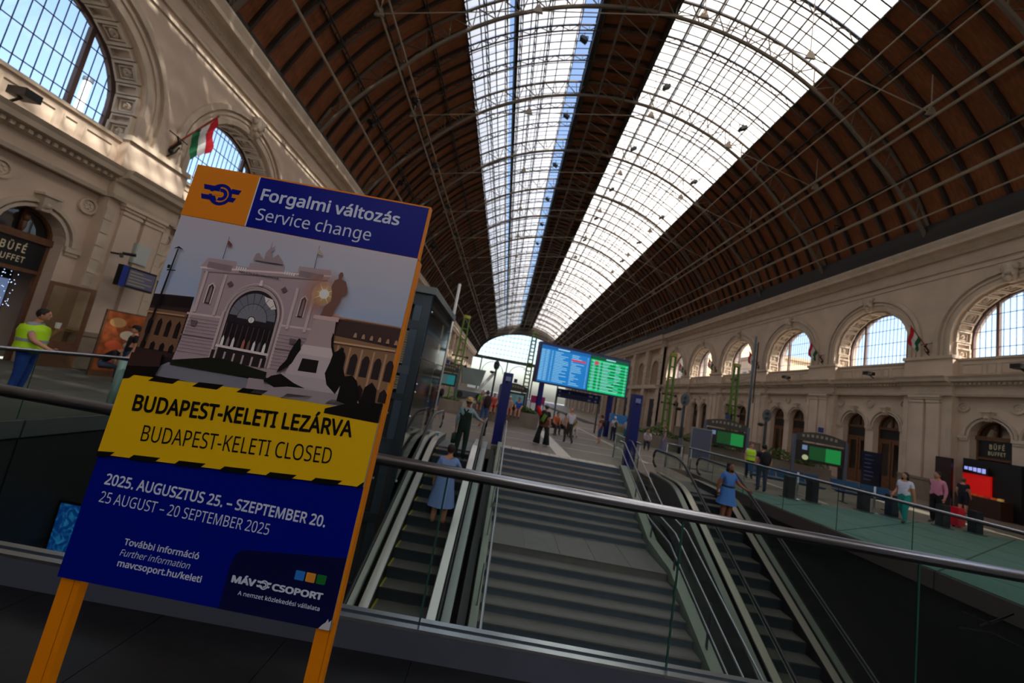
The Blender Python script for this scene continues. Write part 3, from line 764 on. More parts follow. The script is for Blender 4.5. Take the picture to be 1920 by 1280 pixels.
# ================================================================= BALUSTRADES
def balustrade(name, pts, label, z0=0, posts=(), zr=1.12, pitch=1.85, kerb=False, capw=.05, group=None, zr2=None, r=.03):
    """glass balustrade along a straight line pts[0] -> pts[1]"""
    a = Vector((*pts[0], 0)); b_ = Vector((*pts[1], 0)); L = (b_-a).length; d = (b_-a).normalized(); nrm = Vector((-d.y, d.x, 0))
    zr2 = zr if zr2 is None else zr2
    o = empty(name, a, label=label, cat='balustrade', group=group)
    if kerb:
        k = MB(); k.hexa([tuple(nrm*-.07), tuple(d*L+nrm*-.07), tuple(d*L+nrm*.07), tuple(nrm*.07)]+[tuple(v+Vector((0, 0, .185))) for v in (nrm*-.07, d*L+nrm*-.07, d*L+nrm*.07, nrm*.07)])
        k.build('kerb', STEELD, o)
        k = MB(); k.bar(nrm*-.045+Vector((0, 0, .195)), d*L+nrm*-.045+Vector((0, 0, .195)), .05, .022); k.bar(nrm*.045+Vector((0, 0, .195)), d*L+nrm*.045+Vector((0, 0, .195)), .05, .022); k.build('glass_channel', STEEL, o)
        z0 += .2
    k = MB(); k.tube([Vector((0, 0, zr)), d*L+Vector((0, 0, zr2))], r, 12); k.build('top_rail', STEEL, o, True)
    k = MB(); k.bar(Vector((0, 0, zr-r-.004)), d*L+Vector((0, 0, zr2-r-.004)), .022, .02); k.build('rail_slot', BLACK, o)
    n = max(1, round(L/pitch)); p = L/n
    for i in range(n):
        x0, x1 = i*p+.008, (i+1)*p-.008
        t0, t1 = zr+(zr2-zr)*x0/L-r*.7, zr+(zr2-zr)*x1/L-r*.7
        q = [d*x0+Vector((0, 0, z0)), d*x1+Vector((0, 0, z0)), d*x1+Vector((0, 0, t1)), d*x0+Vector((0, 0, t0))]
        g = MB(); g.quad(*q); gp_ = g.build('glass_panel', BGLASS, o)
        e = MB(); e.bar(q[1], q[2], .014, .01); e.build('glass_edge', GEDGE, gp_)
    for x in posts:
        k = MB(); k.tube([d*x, d*x+Vector((0, 0, zr+(zr2-zr)*x/L-.03))], .025, 8); k.build('post', STEEL, o, True)
    return o
nb_ = balustrade('glass_balustrade', ((-7.7, 3.07), (10.8, 3.07)), 'long glass balustrade with steel rail and kerb right behind the sign', zr=1.315, pitch=1.85, kerb=True, r=.037)
balustrade('glass_balustrade', ((pxr(3.4), 3.4), (pxr(16.9), 16.9)), 'glass balustrade along the green paving on the right side of the opening', zr=1.25, zr2=1.0, pitch=1.75, posts=(0.02, 13.4), r=.028)
balustrade('glass_balustrade', ((PX0, 3.4), (PX0, 14.0)), 'glass balustrade on the left edge of the opening, by the man in the safety vest', zr=1.22, zr2=1.2, pitch=1.9, r=.028)
balustrade('glass_balustrade', ((5.15, 13.9), (5.15, 17.0)), 'short glass balustrade beside the right blue pillar at the stair head', zr=1.0, pitch=1.6, posts=(.05, 3.0), r=.022)
balustrade('glass_balustrade', ((-5.9, 14.15), (-2.45, 14.15)), 'glass balustrade at the back of the opening beyond the lift', zr=1.1, pitch=1.2, posts=(.05, 3.4), r=.022)
balustrade('glass_balustrade', ((7.4, 16.95), (8.2, 16.95)), 'narrow glass balustrade closing the head of the right escalator bay', zr=1.0, pitch=.9, posts=(.05, .7), r=.022)
o = empty('corner_post', (-8.55, 8.75, 0), 0, 'thick pale round post with a diagonal brace behind the left balustrade', 'post')
b = MB(); b.tube([(0, 0, 0), (0, 0, 1.12)], .07, 10); b.build('shaft', mat('pale_green_post', (150, 176, 168), .4), o, True); b = MB(); b.tube([(0, .05, .45), (.1, .75, .05)], .025, 6); b.build('brace', mat('pale_green_post', (150, 176, 168)), o, True); b = MB(); b.tube([(0, .05, .95), (.1, .9, .6)], .025, 6); b.build('brace', mat('pale_green_post', (150, 176, 168)), o, True)
# pen scribbles on the near balustrade glass
sc_ = MB(); sm2 = mat('marker_ink', (8, 8, 10), .6)
for ln in ([(3.72, .98), (3.95, .93), (4.12, 1.03), (3.86, .9)], [(3.7, .86), (3.95, .87), (4.2, .8), (4.35, .74)], [(4.33, .76), (4.36, 1.0), (4.38, .98), (4.55, .78)], [(4.52, 1.02), (4.72, .82), (4.8, .74)], [(4.6, .82), (4.78, 1.0), (4.82, .8), (4.62, .86)], [(4.62, .74), (4.7, .84), (4.86, .78)], [(4.95, 1.0), (4.9, .8), (5.05, .9)]):
    for i in range(len(ln)-1): sc_.bar((ln[i][0], 3.06, ln[i][1]), (ln[i+1][0], 3.06, ln[i+1][1]), .002, .012)
so_ = sc_.build('pen_scribble', sm2, None); so_.parent = nb_; so_.matrix_parent_inverse = nb_.matrix_world.inverted(); so_.location = (7.7, -3.07, 0)

# ================================================================= STAIRCASE
ST = empty('staircase', (2.4, SY, 0), label='wide stone staircase with dark risers rising to the platform hall', cat='staircase')
def sloc(x, y, z): return (x-2.4, y-SY, z)
RI, TR = .152, .343
def nos(y):
    if y >= SY: return 0
    if y >= SY-9*TR: return -RI-(SY-TR-y)*RI/TR if y < SY-TR else -(SY-y)*RI/TR
    if y >= YLN: return -10*RI
    return -10*RI-(YLN-y)*RI/TR
YLN = SY-9*TR-1.403
stm = MB(); w_ = (SX1-SX0)/2
stm.hexa([(-w_, 0, -RI), (w_, 0, -RI), (w_, TR+.02, -RI), (-w_, TR+.02, -RI), (-w_, .0, -.03), (w_, .0, -.03), (w_, TR+.02, -.03), (-w_, TR+.02, -.03)])
stm.cur = 1; stm.hexa([(-w_, -.02, -.03), (w_, -.02, -.03), (w_, TR, -.03), (-w_, TR, -.03), (-w_, -.02, 0), (w_, -.02, 0), (w_, TR, 0), (-w_, TR, 0)])
stm.cur = 2; stm.box(-w_, w_, .0, .035, 0, .002)
stme = stm.mesh('step', [STAIRR, STAIRT, mat('stair_nosing', (96, 92, 88), .5)])
for n in range(0, 10): inst(stme, ST, loc=(0, -TR*n+ (0 if n else 0), -RI*n)) if n else None
b = MB(); b.box(-w_, w_, -.03, -.001, -RI, -.03); b.box(-w_, w_, -.04, .0, -.03, .004); b.build('riser', STAIRR, ST)
for n in range(1, 21): inst(stme, ST, loc=(0, YLN-SY-TR*n, -10*RI-RI*n))
b = MB()
b.hexa([(-w_, YLN-SY, -11*RI), (w_, YLN-SY, -11*RI), (w_, -9*TR, -11*RI), (-w_, -9*TR, -11*RI), (-w_, YLN-SY, -10*RI), (w_, YLN-SY, -10*RI), (w_, -9*TR, -10*RI), (-w_, -9*TR, -10*RI)])
b.build('landing', STAIRT, ST)
# slabs of the landing
for i in range(5):
    b = MB(); xx = -w_+i*2*w_/5; b.box(xx+.006, xx+2*w_/5-.006, YLN-SY-.02, -9*TR, -10*RI, -10*RI+.01); b.build('landing_slab', STAIRT, ST)
PALE = mat('stringer_pale', (156, 166, 152), .5, var=.05)
ypath = [SY+.15, SY, SY-9*TR, YLN, 2.8]
for x, wd, nm, m, zo, hh in ((SX0-.09, .16, 'stringer', PALE, .16, .5), (SX1+.16, .24, 'stringer', PALE, .12, .5), (SX0-.30, .16, 'stringer', mat('stringer_dark', (70, 72, 70), .5), -.1, .7)):
    b = MB()
    for i in range(len(ypath)-1):
        y0, y1 = ypath[i+1], ypath[i]; z0, z1 = nos(y0)+zo, nos(y1)+zo
        b.hexa([sloc(x-wd/2, y0, z0-hh), sloc(x+wd/2, y0, z0-hh), sloc(x+wd/2, y1, z1-hh), sloc(x-wd/2, y1, z1-hh), sloc(x-wd/2, y0, z0), sloc(x+wd/2, y0, z0), sloc(x+wd/2, y1, z1), sloc(x-wd/2, y1, z1)])
    b.build(nm, m, ST)
for x, h in ((SX0+.05, .62), (SX0+.02, .9), (SX1-.02, .68), (SX1+.08, .93), (SX1+.34, 1.02)):
    b = MB(); pts = [sloc(x, y, nos(y)+h) for y in [SY+.5, SY]+ypath[2:]]
    b.tube(pts, .021, 8); b.build('handrail', STEEL, ST, True)
for x, h in ((SX0-.06, .9), (SX1+.14, .93)):
    for y in (SY+.1, SY-1.5, SY-3.0, YLN, YLN-1.6, YLN-3.2, YLN-4.8):
        b = MB(); b.bar(sloc(x, y, nos(y)), sloc(x, y, nos(y)+h), .02, .06); b.build('handrail_post', GREYM, ST)
for i in range(4):
    y1, y0 = [SY, SY-9*TR, YLN, YLN-3.1, 2.8][i:i+2]
    for x in (SX0-.17, SX1+.32):
        b = MB(); b.poly([sloc(x, y0, nos(y0)+.1), sloc(x, y1, nos(y1)+.1), sloc(x, y1, nos(y1)+.95), sloc(x, y0, nos(y0)+.95)]); b.build('glass_side_panel', EGLASS, ST)

# ================================================================= ESCALATORS
SL = .577
def ez(y):
    """height of the step band along the run"""
    if y > 12.05: return 0.0
    if y > 11.15: t = (12.05-y)/.9; return -.26*t*t
    return -.26-(11.15-y)*SL
ESTEP = MB(); ru = .37; rs_ = ru*SL
ESTEP.box(-.5, .5, 0, .02, -rs_, -.0); 
ESTEP.cur = 1; ESTEP.box(-.5, .5, 0, ru, -.02, 0)
for i in range(16): ESTEP.box(-.48+i*.062, -.445+i*.062, 0, ru, 0, .006)
ESTEP.cur = 2; ESTEP.box(-.5, -.465, 0, ru, 0, .008)
estep = ESTEP.mesh('step', [mat('escalator_riser', (44, 54, 64), .45, .3), mat('escalator_tread', (96, 94, 88), .5, .4), YEL])
def escalator(cx, label):
    E_ = empty('escalator', (cx, 12, 0), label=label, cat='escalator')
    lo = lambda x, y, z: (x, y-12, z)
    ys = [y*.45+3.4 for y in range(0, 17)]+[11.15+.15*i for i in range(7)]+[12.6, 13.4]
    y = 12.05-.2; k = 0
    yy = 11.9
    while yy > 3.3:
        inst(estep, E_, loc=lo(0, yy-ru, ez(yy-ru/2) if yy > 11.3 else ez(yy-ru)+rs_*.5)); yy -= ru
    b = MB(); b.box(-.55, .55, 11.9-12, 13.7-12, -.02, .012); b.build('comb_plate', mat('comb_plate_steel', (130, 132, 130), .4, .7), E_)
    for s in (-1, 1):
        def sweep(x0, x1, a0, a1, nm, m, y_=ys):
            b = MB()
            x0, x1 = sorted((s*x0, s*x1))
            vs = []; fs = []
            for i, y in enumerate(y_): z = ez(y); vs += [lo(x0, y, z+a0), lo(x1, y, z+a0), lo(x1, y, z+a1), lo(x0, y, z+a1)]
            for i in range(len(y_)-1):
                for q in range(4): fs.append((i*4+q, i*4+(q+1) % 4, i*4+4+(q+1) % 4, i*4+4+q))
            fs += [(0, 1, 2, 3), tuple(len(vs)-4+q for q in range(4))]
            b.add(vs, fs); return b.build(nm, m, E_)
        sweep(.51, .53, -.25, .2, 'skirt_panel', BLACK)
        sweep(.53, .70, .16, .2, 'inner_deck', mat('deck_steel', (222, 216, 204), .3, .8))
        sweep(.79, .95, .13, .17, 'outer_deck', mat('deck_side_steel', (150, 156, 150), .35, .8))
        sweep(.93, .95, -1.1, .13, 'side_cladding', mat('escalator_cladding', (96, 98, 98), .5, .3))
        # handrail with newel end
        hp = [lo(s*.77, y, ez(y)+.93) for y in ys]+[lo(s*.77, 13.4+.28*math.sin(a), .65+.28*math.cos(a)) for a in (.5, 1.0, 1.57, 2.1, 2.6, 3.1)]
        b = MB(); b.tube(hp, .037, 8); b.build('handrail', RUBBER, E_, True)
        b = MB(); b.tube([(p[0], p[1], p[2]-.045) for p in hp[:-4]], .022, 6); b.build('handrail_guide', STEEL, E_, True)
        for i in range(0, len(ys)-1, 3):
            j = min(i+3, len(ys)-1)
            g = MB(); ps = [lo(s*.755, ys[q], ez(ys[q])+.17) for q in range(i, j+1)]+[lo(s*.755, ys[q], ez(ys[q])+.9) for q in range(j, i-1, -1)]
            ps = [(p[0], p[1]+(.006 if q < 1 else 0), p[2]) for q, p in enumerate(ps)]
            g.poly(ps); g.build('glass_panel', EGLASS, E_)
        b = MB(); b.poly([lo(s*.755, 13.4, .17), lo(s*.755, 13.65, .4), lo(s*.755, 13.67, .65), lo(s*.755, 13.55, .85), lo(s*.755, 13.4, .9)]); b.build('glass_panel', EGLASS, E_)
    return E_
escalator(-1.17, 'escalator on the left of the stairs, with a woman and a man riding up')
escalator(6.35, 'escalator on the right of the stairs, with a woman in a blue dress')
# small bright sign plate on the left escalator deck
b = MB(); b.box(-.09, .09, -.13, .13, 0, .012); b.hexa([(-.02, -.02, -.1), (.02, -.02, -.1), (.02, .02, -.1), (-.02, .02, -.1), (-.02, -.02, 0), (.02, -.02, 0), (.02, .02, 0), (-.02, .02, 0)])
o = b.build('sign_plate', mat('pale_blue_plate', (170, 205, 225), .3), loc=(-1.78, 12.2, .34)); tag(o, 'small pale blue plate on the left deck of the left escalator near its head', 'sign')
o['kind'] = 'thing'; del o['kind']

# ================================================================= LIFT
LF = empty('lift_tower', (-3.3, 11.3, 0), label='grey steel and glass lift tower rising left of the left escalator', cat='lift')
lx0, lx1, ly0, ly1, lt = -4.6+3.3, -2.2+3.3, -1.8, 1.8, 4.05
b = MB(); b.box(lx0-.06, lx1+.08, ly0-.1, ly1+.12, lt-.02, lt+.16); b.build('roof_cap', mat('lift_cap', (104, 110, 112), .4, .5), LF)
for x in (lx0, lx1-.2):
    for y in (ly0, ly1-.16):
        b = MB(); b.box(x, x+.2, y, y+.16, PZ, lt); b.build('corner_post', LIFTF, LF)
b = MB(); b.box(lx1-.41, lx1-.21, ly0+.02, ly0+.12, PZ, lt); b.build('front_stile', mat('lift_stile', (74, 92, 108), .35, .5), LF)
for z, h, m in ((3.72, .3, LIFTF), (3.1, .22, LIFTF), (1.95, .2, mat('lift_beam', (84, 98, 108), .4, .4)), (1.3, .16, LIFTF), (.0, .35, LIFTF), (-1.6, .2, LIFTF), (-3.2, .2, LIFTF)):
    b = MB(); b.box(lx0+.2, lx1-.1, ly0+.01, ly0+.13, z, z+h); b.build('front_beam', m, LF)
    if h > .18 and z != 1.95:
        b = MB(); b.box(lx1-.14, lx1-.02, ly0+.16, ly1-.1, z, z+.1); b.build('side_beam', LIFTF, LF)
slat = mat('lift_louvre', (168, 158, 132), .6)
for z0, z1 in ((2.75, 3.05), (2.2, 2.7), (1.55, 1.7), (1.72, 1.9)):
    b = MB(); z = z0
    while z < z1: b.box(lx0+.3, lx1-.42, ly0+.1, ly0+.14, z, z+.045); z += .06
    b.build('louvre', slat, LF)
b = MB(); b.box(lx0+.2, lx1-.42, ly0+.06, ly0+.09, -1.4, 1.28); b.build('front_door', mat('lift_door', (70, 72, 70), .3, .6), LF)
b = MB(); b.box(lx0+.25, lx1-.25, ly0+.25, ly1-.25, PZ, 3.9); b.build('shaft_core', mat('lift_core', (52, 56, 56), .7), LF)
LG = glassmat('lift_glass', (.66, .74, .72), 1.1, .08)
for z0, z1 in ((-2.9, -.9), (-.88, .9), (.92, 2.4), (2.42, 4.0)):
    b = MB(); b.quad((lx1, ly0+.02, z0), (lx1, ly1, z0), (lx1, ly1, z1), (lx1, ly0+.02, z1)); g_ = b.build('side_glass', LG, LF)
for z in (3.6, 1.75, 1.55, .95, -.6):
    for y in (ly0+.1, ly1-.15):
        b = MB(); b.ball((lx1+.03, y, z), .035, n=8, m=4); b.ball((lx1-.5, ly0-.01, z), .035, n=8, m=4); b.build('glass_fitting', STEEL, LF)
b = MB(); b.box(lx1-.24, lx1-.22, ly0+.55, ly0+.85, .9, 3.0); b.build('lit_panel', mat('lift_blue_panel', (110, 160, 215), .3, emit=.25), LF)
b = MB(); b.box(lx1-.24, lx1-.22, ly0+.4, ly0+1.2, -.3, .4); b.build('notice', mat('notice_grey', (130, 130, 125), .5), LF)
o = MB().tube([(-2.55, 15.2, 0), (-2.55, 15.2, 5.9)], .06, 10).build('white_pole', WHITE, smooth=True); tag(o, 'tall plain white pole behind the lift tower', 'pole')

# ================================================================= SERVICE CHANGE SIGN
ex = Vector((0.99992138, -0.00991944, -0.00767067)); ey = -Vector((-0.00624273, -0.02254401, -0.99972636)); en = ex.cross(ey).normalized(); ey = en.cross(ex)
SM = Matrix((ex, ey, en)).transposed().to_4x4(); SM.translation = Vector((-1.227, 1.304, 2.593))
SG = bpy.data.objects.new('notice_board', None); COL.objects.link(SG); SG.matrix_world = SM
tag(SG, 'big blue and yellow service change notice on orange legs in the foreground', 'sign')
SW, SH = .85, 1.389
ORANGE = mat('board_orange', (240, 140, 0), .5, spec=.3); BLUEP = mat('board_blue', (0, 20, 142), .3, spec=.15); YELP = mat('board_yellow', (244, 196, 6), .5, spec=.3)
INK = mat('board_ink', (10, 8, 8), .6, spec=.2); PALEB = mat('board_lettering', (216, 226, 252), .45)
def plate(nm, poly, m, z=0.0, th=.0006, parent=SG):
    return MB().prism([(u, -v, z) for u, v in poly], (0, 0, th)).build(nm, m, parent)
def rect(u0, v0, u1, v1): return [(u0, v1), (u1, v1), (u1, v0), (u0, v0)]
b = MB(); b.box(-.004, SW+.004, -.194, .004, -.022, -.001); b.build('header_backing', ORANGE, SG)
b = MB(); b.box(0, SW, -SH, -.194, -.012, -.001); b.build('backing_board', mat('board_back', (180, 180, 178), .6), SG)
# orange frame: two square-tube legs, front edges just showing
for x0, x1 in ((.0, .062), (.804, .857)):
    b = MB(); b.box(x0, x1, -2.60, -.2, -.04, -.013); lg = b.build('leg', ORANGE, SG)
    b = MB(); b.lathe([(.006, 0), (.006, .002)], ((x0+x1)/2-.008, -1.71, -.013), 8); b.build('bolt_hole', INK, lg)
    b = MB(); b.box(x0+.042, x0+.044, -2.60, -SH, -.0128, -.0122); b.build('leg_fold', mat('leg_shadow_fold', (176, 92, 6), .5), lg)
plate('header_panel', rect(0.002, .002, .228, .1915), ORANGE)
plate('header_panel', rect(.232, .002, SW-.002, .1915), BLUEP)
plate('header_line', rect(.228, .002, .232, .1915), PALEB)
# winged wheel emblem
def annulus(cx, cy, r0, r1, a0, a1, n, z, m, nm, parent=SG):
    q = MB()
    for i in range(n):
        a, b_ = a0+(a1-a0)*i/n, a0+(a1-a0)*(i+1)/n
        q.quad((cx+r0*math.cos(a), cy+r0*math.sin(a), z), (cx+r1*math.cos(a), cy+r1*math.sin(a), z), (cx+r1*math.cos(b_), cy+r1*math.sin(b_), z), (cx+r0*math.cos(b_), cy+r0*math.sin(b_), z))
    return q.build(nm, m, parent)
def emblem(cx, cy, s, m, z, bgm):
    e = bpy.data.objects.new('emblem', None); COL.objects.link(e); e.parent = SG; e.location = (cx, cy, z)
    plan = [(-1.0, .42), (-.1, .42), (-.1, .16), (-.92, .16)], [(-1.0, -.12), (-.25, -.12), (-.1, -.38), (-.9, -.38)], [(.5, .42), (1.02, .42), (.92, .16), (.5, .16)], [(.5, -.05), (.86, -.05), (.76, -.3), (.5, -.3)]
    annulus(0, 0, .43*s, .6*s, 0, 2*pi, 36, 0, m, 'ring', e)
    annulus(.02*s, 0, .16*s, .34*s, -pi*.62, pi*.62, 20, .0001, m, 'inner_arc', e)
    for q in plan: MB().poly([(a*s, b_*s, .0002) for a, b_ in q]).build('wing', m, e)
    MB().poly([(-.72*s, .09*s, .0003), (.02*s, .09*s, .0003), (.02*s, -.05*s, .0003), (-.72*s, -.05*s, .0003)]).build('gap', bgm, e)
emblem(.1115, -.094, .068, BLUEP, .0012, ORANGE)
text(SG, 'Forgalmi v\u00e1ltoz\u00e1s', .2535, -.0855, .503, .0435, PALEB, bold=.022)
text(SG, 'Service change', .2585, -.161, .412, .0435, PALEB, bold=.002)
# picture: printed view of a station front at dusk
def grad(name, stops, v0, v1, rough=.25):
    m = bpy.data.materials.new(name); m.use_nodes = True; nt = m.node_tree; p = nt.nodes['Principled BSDF']; p.inputs['Roughness'].default_value = rough
    tc = nt.nodes.new('ShaderNodeTexCoord'); sp = nt.nodes.new('ShaderNodeSeparateXYZ'); mr = nt.nodes.new('ShaderNodeMapRange'); cr = nt.nodes.new('ShaderNodeValToRGB')
    nz = nt.nodes.new('ShaderNodeTexNoise'); nz.inputs['Scale'].default_value = 5; mp = nt.nodes.new('ShaderNodeMapping'); mp.inputs['Scale'].default_value = (1, 5, 1); ad = nt.nodes.new('ShaderNodeMath'); ad.operation = 'MULTIPLY_ADD'; ad.inputs[1].default_value = .22; 
    mr.inputs[1].default_value = -v0; mr.inputs[2].default_value = -v1; mr.inputs[4].default_value = .89
    nt.links.new(tc.outputs['Object'], sp.inputs[0]); nt.links.new(sp.outputs[1], mr.inputs[0]); nt.links.new(tc.outputs['Object'], mp.inputs[0]); nt.links.new(mp.outputs[0], nz.inputs['Vector'])
    nt.links.new(nz.outputs[0], ad.inputs[0]); nt.links.new(mr.outputs[0], ad.inputs[2]); nt.links.new(ad.outputs[0], cr.inputs[0])
    while len(cr.color_ramp.elements) < len(stops): cr.color_ramp.elements.new(.5)
    for e, (ps_, c) in zip(cr.color_ramp.elements, stops): e.position = ps_; e.color = (*L3(c), 1)
    nt.links.new(cr.outputs[0], p.inputs['Base Color']); return m
PIC = MB().prism([(u, -v, 0) for u, v in rect(0, .1935, SW, .75)], (0, 0, .0006)).build('picture', grad('print_sky', [(0.1, (204, 198, 214)), (.4, (196, 200, 222)), (.75, (176, 196, 232)), (1, (226, 204, 200))], .2, .55), SG)
zc = [.0008]
def pp(poly, rgb, nm='printed_shape', dz=.00004):
    zc[0] += dz; rgb = tuple(min(250, int(v*1.28)) if sum(rgb) > 200 else v for v in rgb); g_ = sum(rgb)/3; rgb = tuple(int(v*.6+g_*.4) if rgb[2] > rgb[1] > 60 else v for v in rgb); m = mat('print_%d_%d_%d' % rgb, rgb, .35, spec=.3)
    q = MB(); q.poly([(u, -v, zc[0]) for u, v in poly]); return q.build(nm, m, PIC)
pp(rect(0, .66, SW, .765), (38, 30, 34))
pp([(.10, .7147), (.12, .70), (.5, .705), (.46, .75), (.09, .75)], (104, 106, 126))
pp([(0, .4838), (.05, .478), (.1364, .4705), (.1364, .685), (0, .687)], (58, 42, 42)); pp([(0, .5333), (.1314, .5277), (.1306, .665), (0, .67)], (104, 76, 60))
pp([(0, .487), (.1364, .474), (.1364, .512), (0, .525)], (36, 26, 30))
pp([(.60, .46), (.64, .449), (.66, .447), (.85, .4441), (.85, .705), (.60, .69)], (120, 92, 70)); pp([(.61, .455), (.85, .4481), (.85, .515), (.61, .51)], (74, 54, 54)); pp([(.57, .42), (.66, .45), (.58, .46)], (170, 130, 116))
for i in range(5):
    u = .665+i*.041; pp([(u, .63), (u, .575), (u+.006, .562), (u+.013, .558), (u+.02, .562), (u+.026, .575), (u+.026, .63)], (52, 40, 44)); pp(rect(u-.01, .54, u-.004, .66), (158, 124, 100))
    pp([(u, .70), (u, .67), (u+.013, .655), (u+.026, .67), (u+.026, .70)], (46, 34, 36))
for i in range(4):
    u = .012+i*.032; pp([(u, .62), (u, .575), (u+.008, .56), (u+.016, .575), (u+.016, .62)], (34, 26, 30)); pp([(u, .67), (u, .65), (u+.008, .64), (u+.016, .65), (u+.016, .67)], (30, 22, 26))
pp([(.1306, .69), (.147, .513), (.1343, .3715), (.1251, .361), (.141, .3273), (.2408, .3225), (.2415, .3356), (.2866, .335), (.2866, .3177), (.4086, .3096), (.4082, .325), (.4555, .32), (.4555, .2975), (.5663, .2915), (.5727, .3117), (.565, .326), (.5643, .504), (.59, .64), (.56, .69)], (152, 124, 136))
pp([(.125, .362), (.573, .309), (.573, .315), (.125, .369)], (196, 166, 172)); pp([(.143, .376), (.565, .328), (.565, .333), (.143, .381)], (110, 84, 96))
pp([(.130, .525), (.58, .50), (.58, .507), (.130, .532)], (184, 156, 162)); pp([(.13, .60), (.585, .585), (.585, .59), (.13, .605)], (112, 88, 98))
for (u, v) in ((.147, .34), (.462, .312)): pp(rect(u, v, u+.085, v+.022), (126, 98, 110))
for u0, u1, v in ((.245, .284, .338), (.412, .452, .324)):
    for i in range(5): pp(rect(u0+i*(u1-u0)/5, v, u0+(i+.55)*(u1-u0)/5, v+.012), (206, 190, 196))
# arch
for r_, c_ in ((.104, (178, 150, 156)), (.096, (120, 94, 104)), (.09, (164, 136, 142)), (.082, (44, 38, 46))):
    pp([(.349-r_*math.cos(pi*i/24), .50-1.12*r_*math.sin(pi*i/24)) for i in range(25)]+[(.349+r_, .66), (.349-r_, .66)], c_)
pp([(.349-.078*math.cos(pi*i/24), .505-1.1*.078*math.sin(pi*i/24)) for i in range(25)], (96, 98, 116))
pp([(.37, .425), (.40, .43), (.42, .46), (.405, .465), (.38, .445)], (206, 188, 186))
for r_ in (.052, .05): pp([(.349-r_*math.cos(pi*i/20), .512-1.1*r_*math.sin(pi*i/20)) for i in range(21)], (60, 48, 50) if r_ == .052 else (106, 106, 122))
for i in range(1, 9):
    a = pi*i/9; c, s_ = math.cos(a), math.sin(a); pp([(.349-.018*c, .512-.018*s_), (.349-.078*c-.001, .505-.085*s_), (.349-.078*c+.001, .505-.085*s_)], (40, 34, 40))
pp([(.349+.013*math.cos(2*pi*i/16), .512+.013*math.sin(2*pi*i/16)) for i in range(16)], (60, 50, 50)); pp([(.349+.010*math.cos(2*pi*i/16), .512+.010*math.sin(2*pi*i/16)) for i in range(16)], (232, 228, 226))
pp(rect(.3485, .504, .3495, .52), (20, 20, 24))
pp(rect(.268, .53, .432, .61), (34, 26, 32))
for i in range(9): pp(rect(.272+i*.0185, .535, .274+i*.0185, .605), (88, 70, 76))
for i, c_ in enumerate(((222, 214, 214), (120, 104, 110), (196, 186, 190), (70, 60, 70), (150, 90, 80), (110, 80, 72), (200, 190, 196), (90, 84, 100), (214, 206, 208))):
    u = .27+i*.0178; pp([(u, .612), (u+.001, .588), (u+.005, .578), (u+.009, .588), (u+.01, .612)], c_)
pp(rect(.258, .612, .438, .620), (196, 178, 182)); pp([(.25, .632), (.435, .626), (.436, .66), (.25, .668)], (48, 38, 44))
for i in range(6): pp([(.262+i*.031, .632), (.268+i*.031, .632), (.268+i*.031, .664), (.262+i*.031, .664)], (160, 140, 146))
pp([(.13, .69), (.25, .66), (.30, .655), (.45, .672), (.45, .70), (.13, .706)], (30, 34, 26))
for (u0, u1, v0, v1) in ((.173, .199, .41, .485), (.493, .518, .395, .472)):
    pp([(u0, v1), (u0, v0+.012), ((u0+u1)/2, v0), (u1, v0+.012), (u1, v1)], (186, 158, 162)); pp([(u0+.004, v1), (u0+.004, v0+.016), ((u0+u1)/2, v0+.005), (u1-.004, v0+.016), (u1-.004, v1)], (74, 56, 64))
    pp([((u0+u1)/2-.005, v1-.004), ((u0+u1)/2-.003, v0+.02), ((u0+u1)/2, v0+.012), ((u0+u1)/2+.004, v0+.024), ((u0+u1)/2+.005, v1-.004)], (124, 98, 102))
for u in (.155, .222, .475, .535): pp([(u-.006, .52), (u-.006, .375), (u+.004, .374), (u+.004, .519)], (178, 150, 156))
for u, v in ((.245, .405), (.43, .39)): pp([(u, v-.012), (u+.012, v), (u, v+.012), (u-.012, v)], (92, 66, 72))
for u, v in ((.165, .548), (.505, .548)): pp([(u-.012, v), (u+.012, v), (u+.008, v+.02), (u-.008, v+.02)], (94, 72, 80))
text(PIC, 'KELETI P\u00c1LYAUDVAR', .262, -.3585, .14, .0055, mat('print_word', (70, 50, 60), .4), bold=.02, z=zc[0]+.0003)
for u0, u1 in ((.132, .248), (.452, .56)):
    for i in range(11): v = .538+i*.0115; pp([(u0, v+.004), (u1, v), (u1, v+.0012), (u0, v+.0052)], (98, 80, 88))
for i in range(6): u = .70+i*.028; pp([(u, .505), (u+.002, .492), (u+.006, .488), (u+.010, .492), (u+.012, .505)], (150, 118, 96))
pp([(.61, .446), (.85, .441), (.85, .4445), (.61, .4505)], (150, 120, 110)); pp([(.62, .53), (.85, .522), (.85, .528), (.62, .536)], (170, 136, 108)); pp([(.0, .545), (.13, .538), (.13, .543), (.0, .55)], (150, 116, 90))
for r_, c_ in ((.0995, (100, 80, 90)), (.0915, (206, 184, 186))):
    for i in range(24):
        a, b_ = pi*i/24, pi*(i+1)/24; pp([(.349-r_*math.cos(a), .50-1.12*r_*math.sin(a)), (.349-r_*math.cos(b_), .50-1.12*r_*math.sin(b_)), (.349-(r_-.0013)*math.cos(b_), .50-1.12*(r_-.0013)*math.sin(b_)), (.349-(r_-.0013)*math.cos(a), .50-1.12*(r_-.0013)*math.sin(a))], c_)
pp([(.343, .392), (.355, .392), (.353, .372), (.345, .372)], (200, 176, 178))
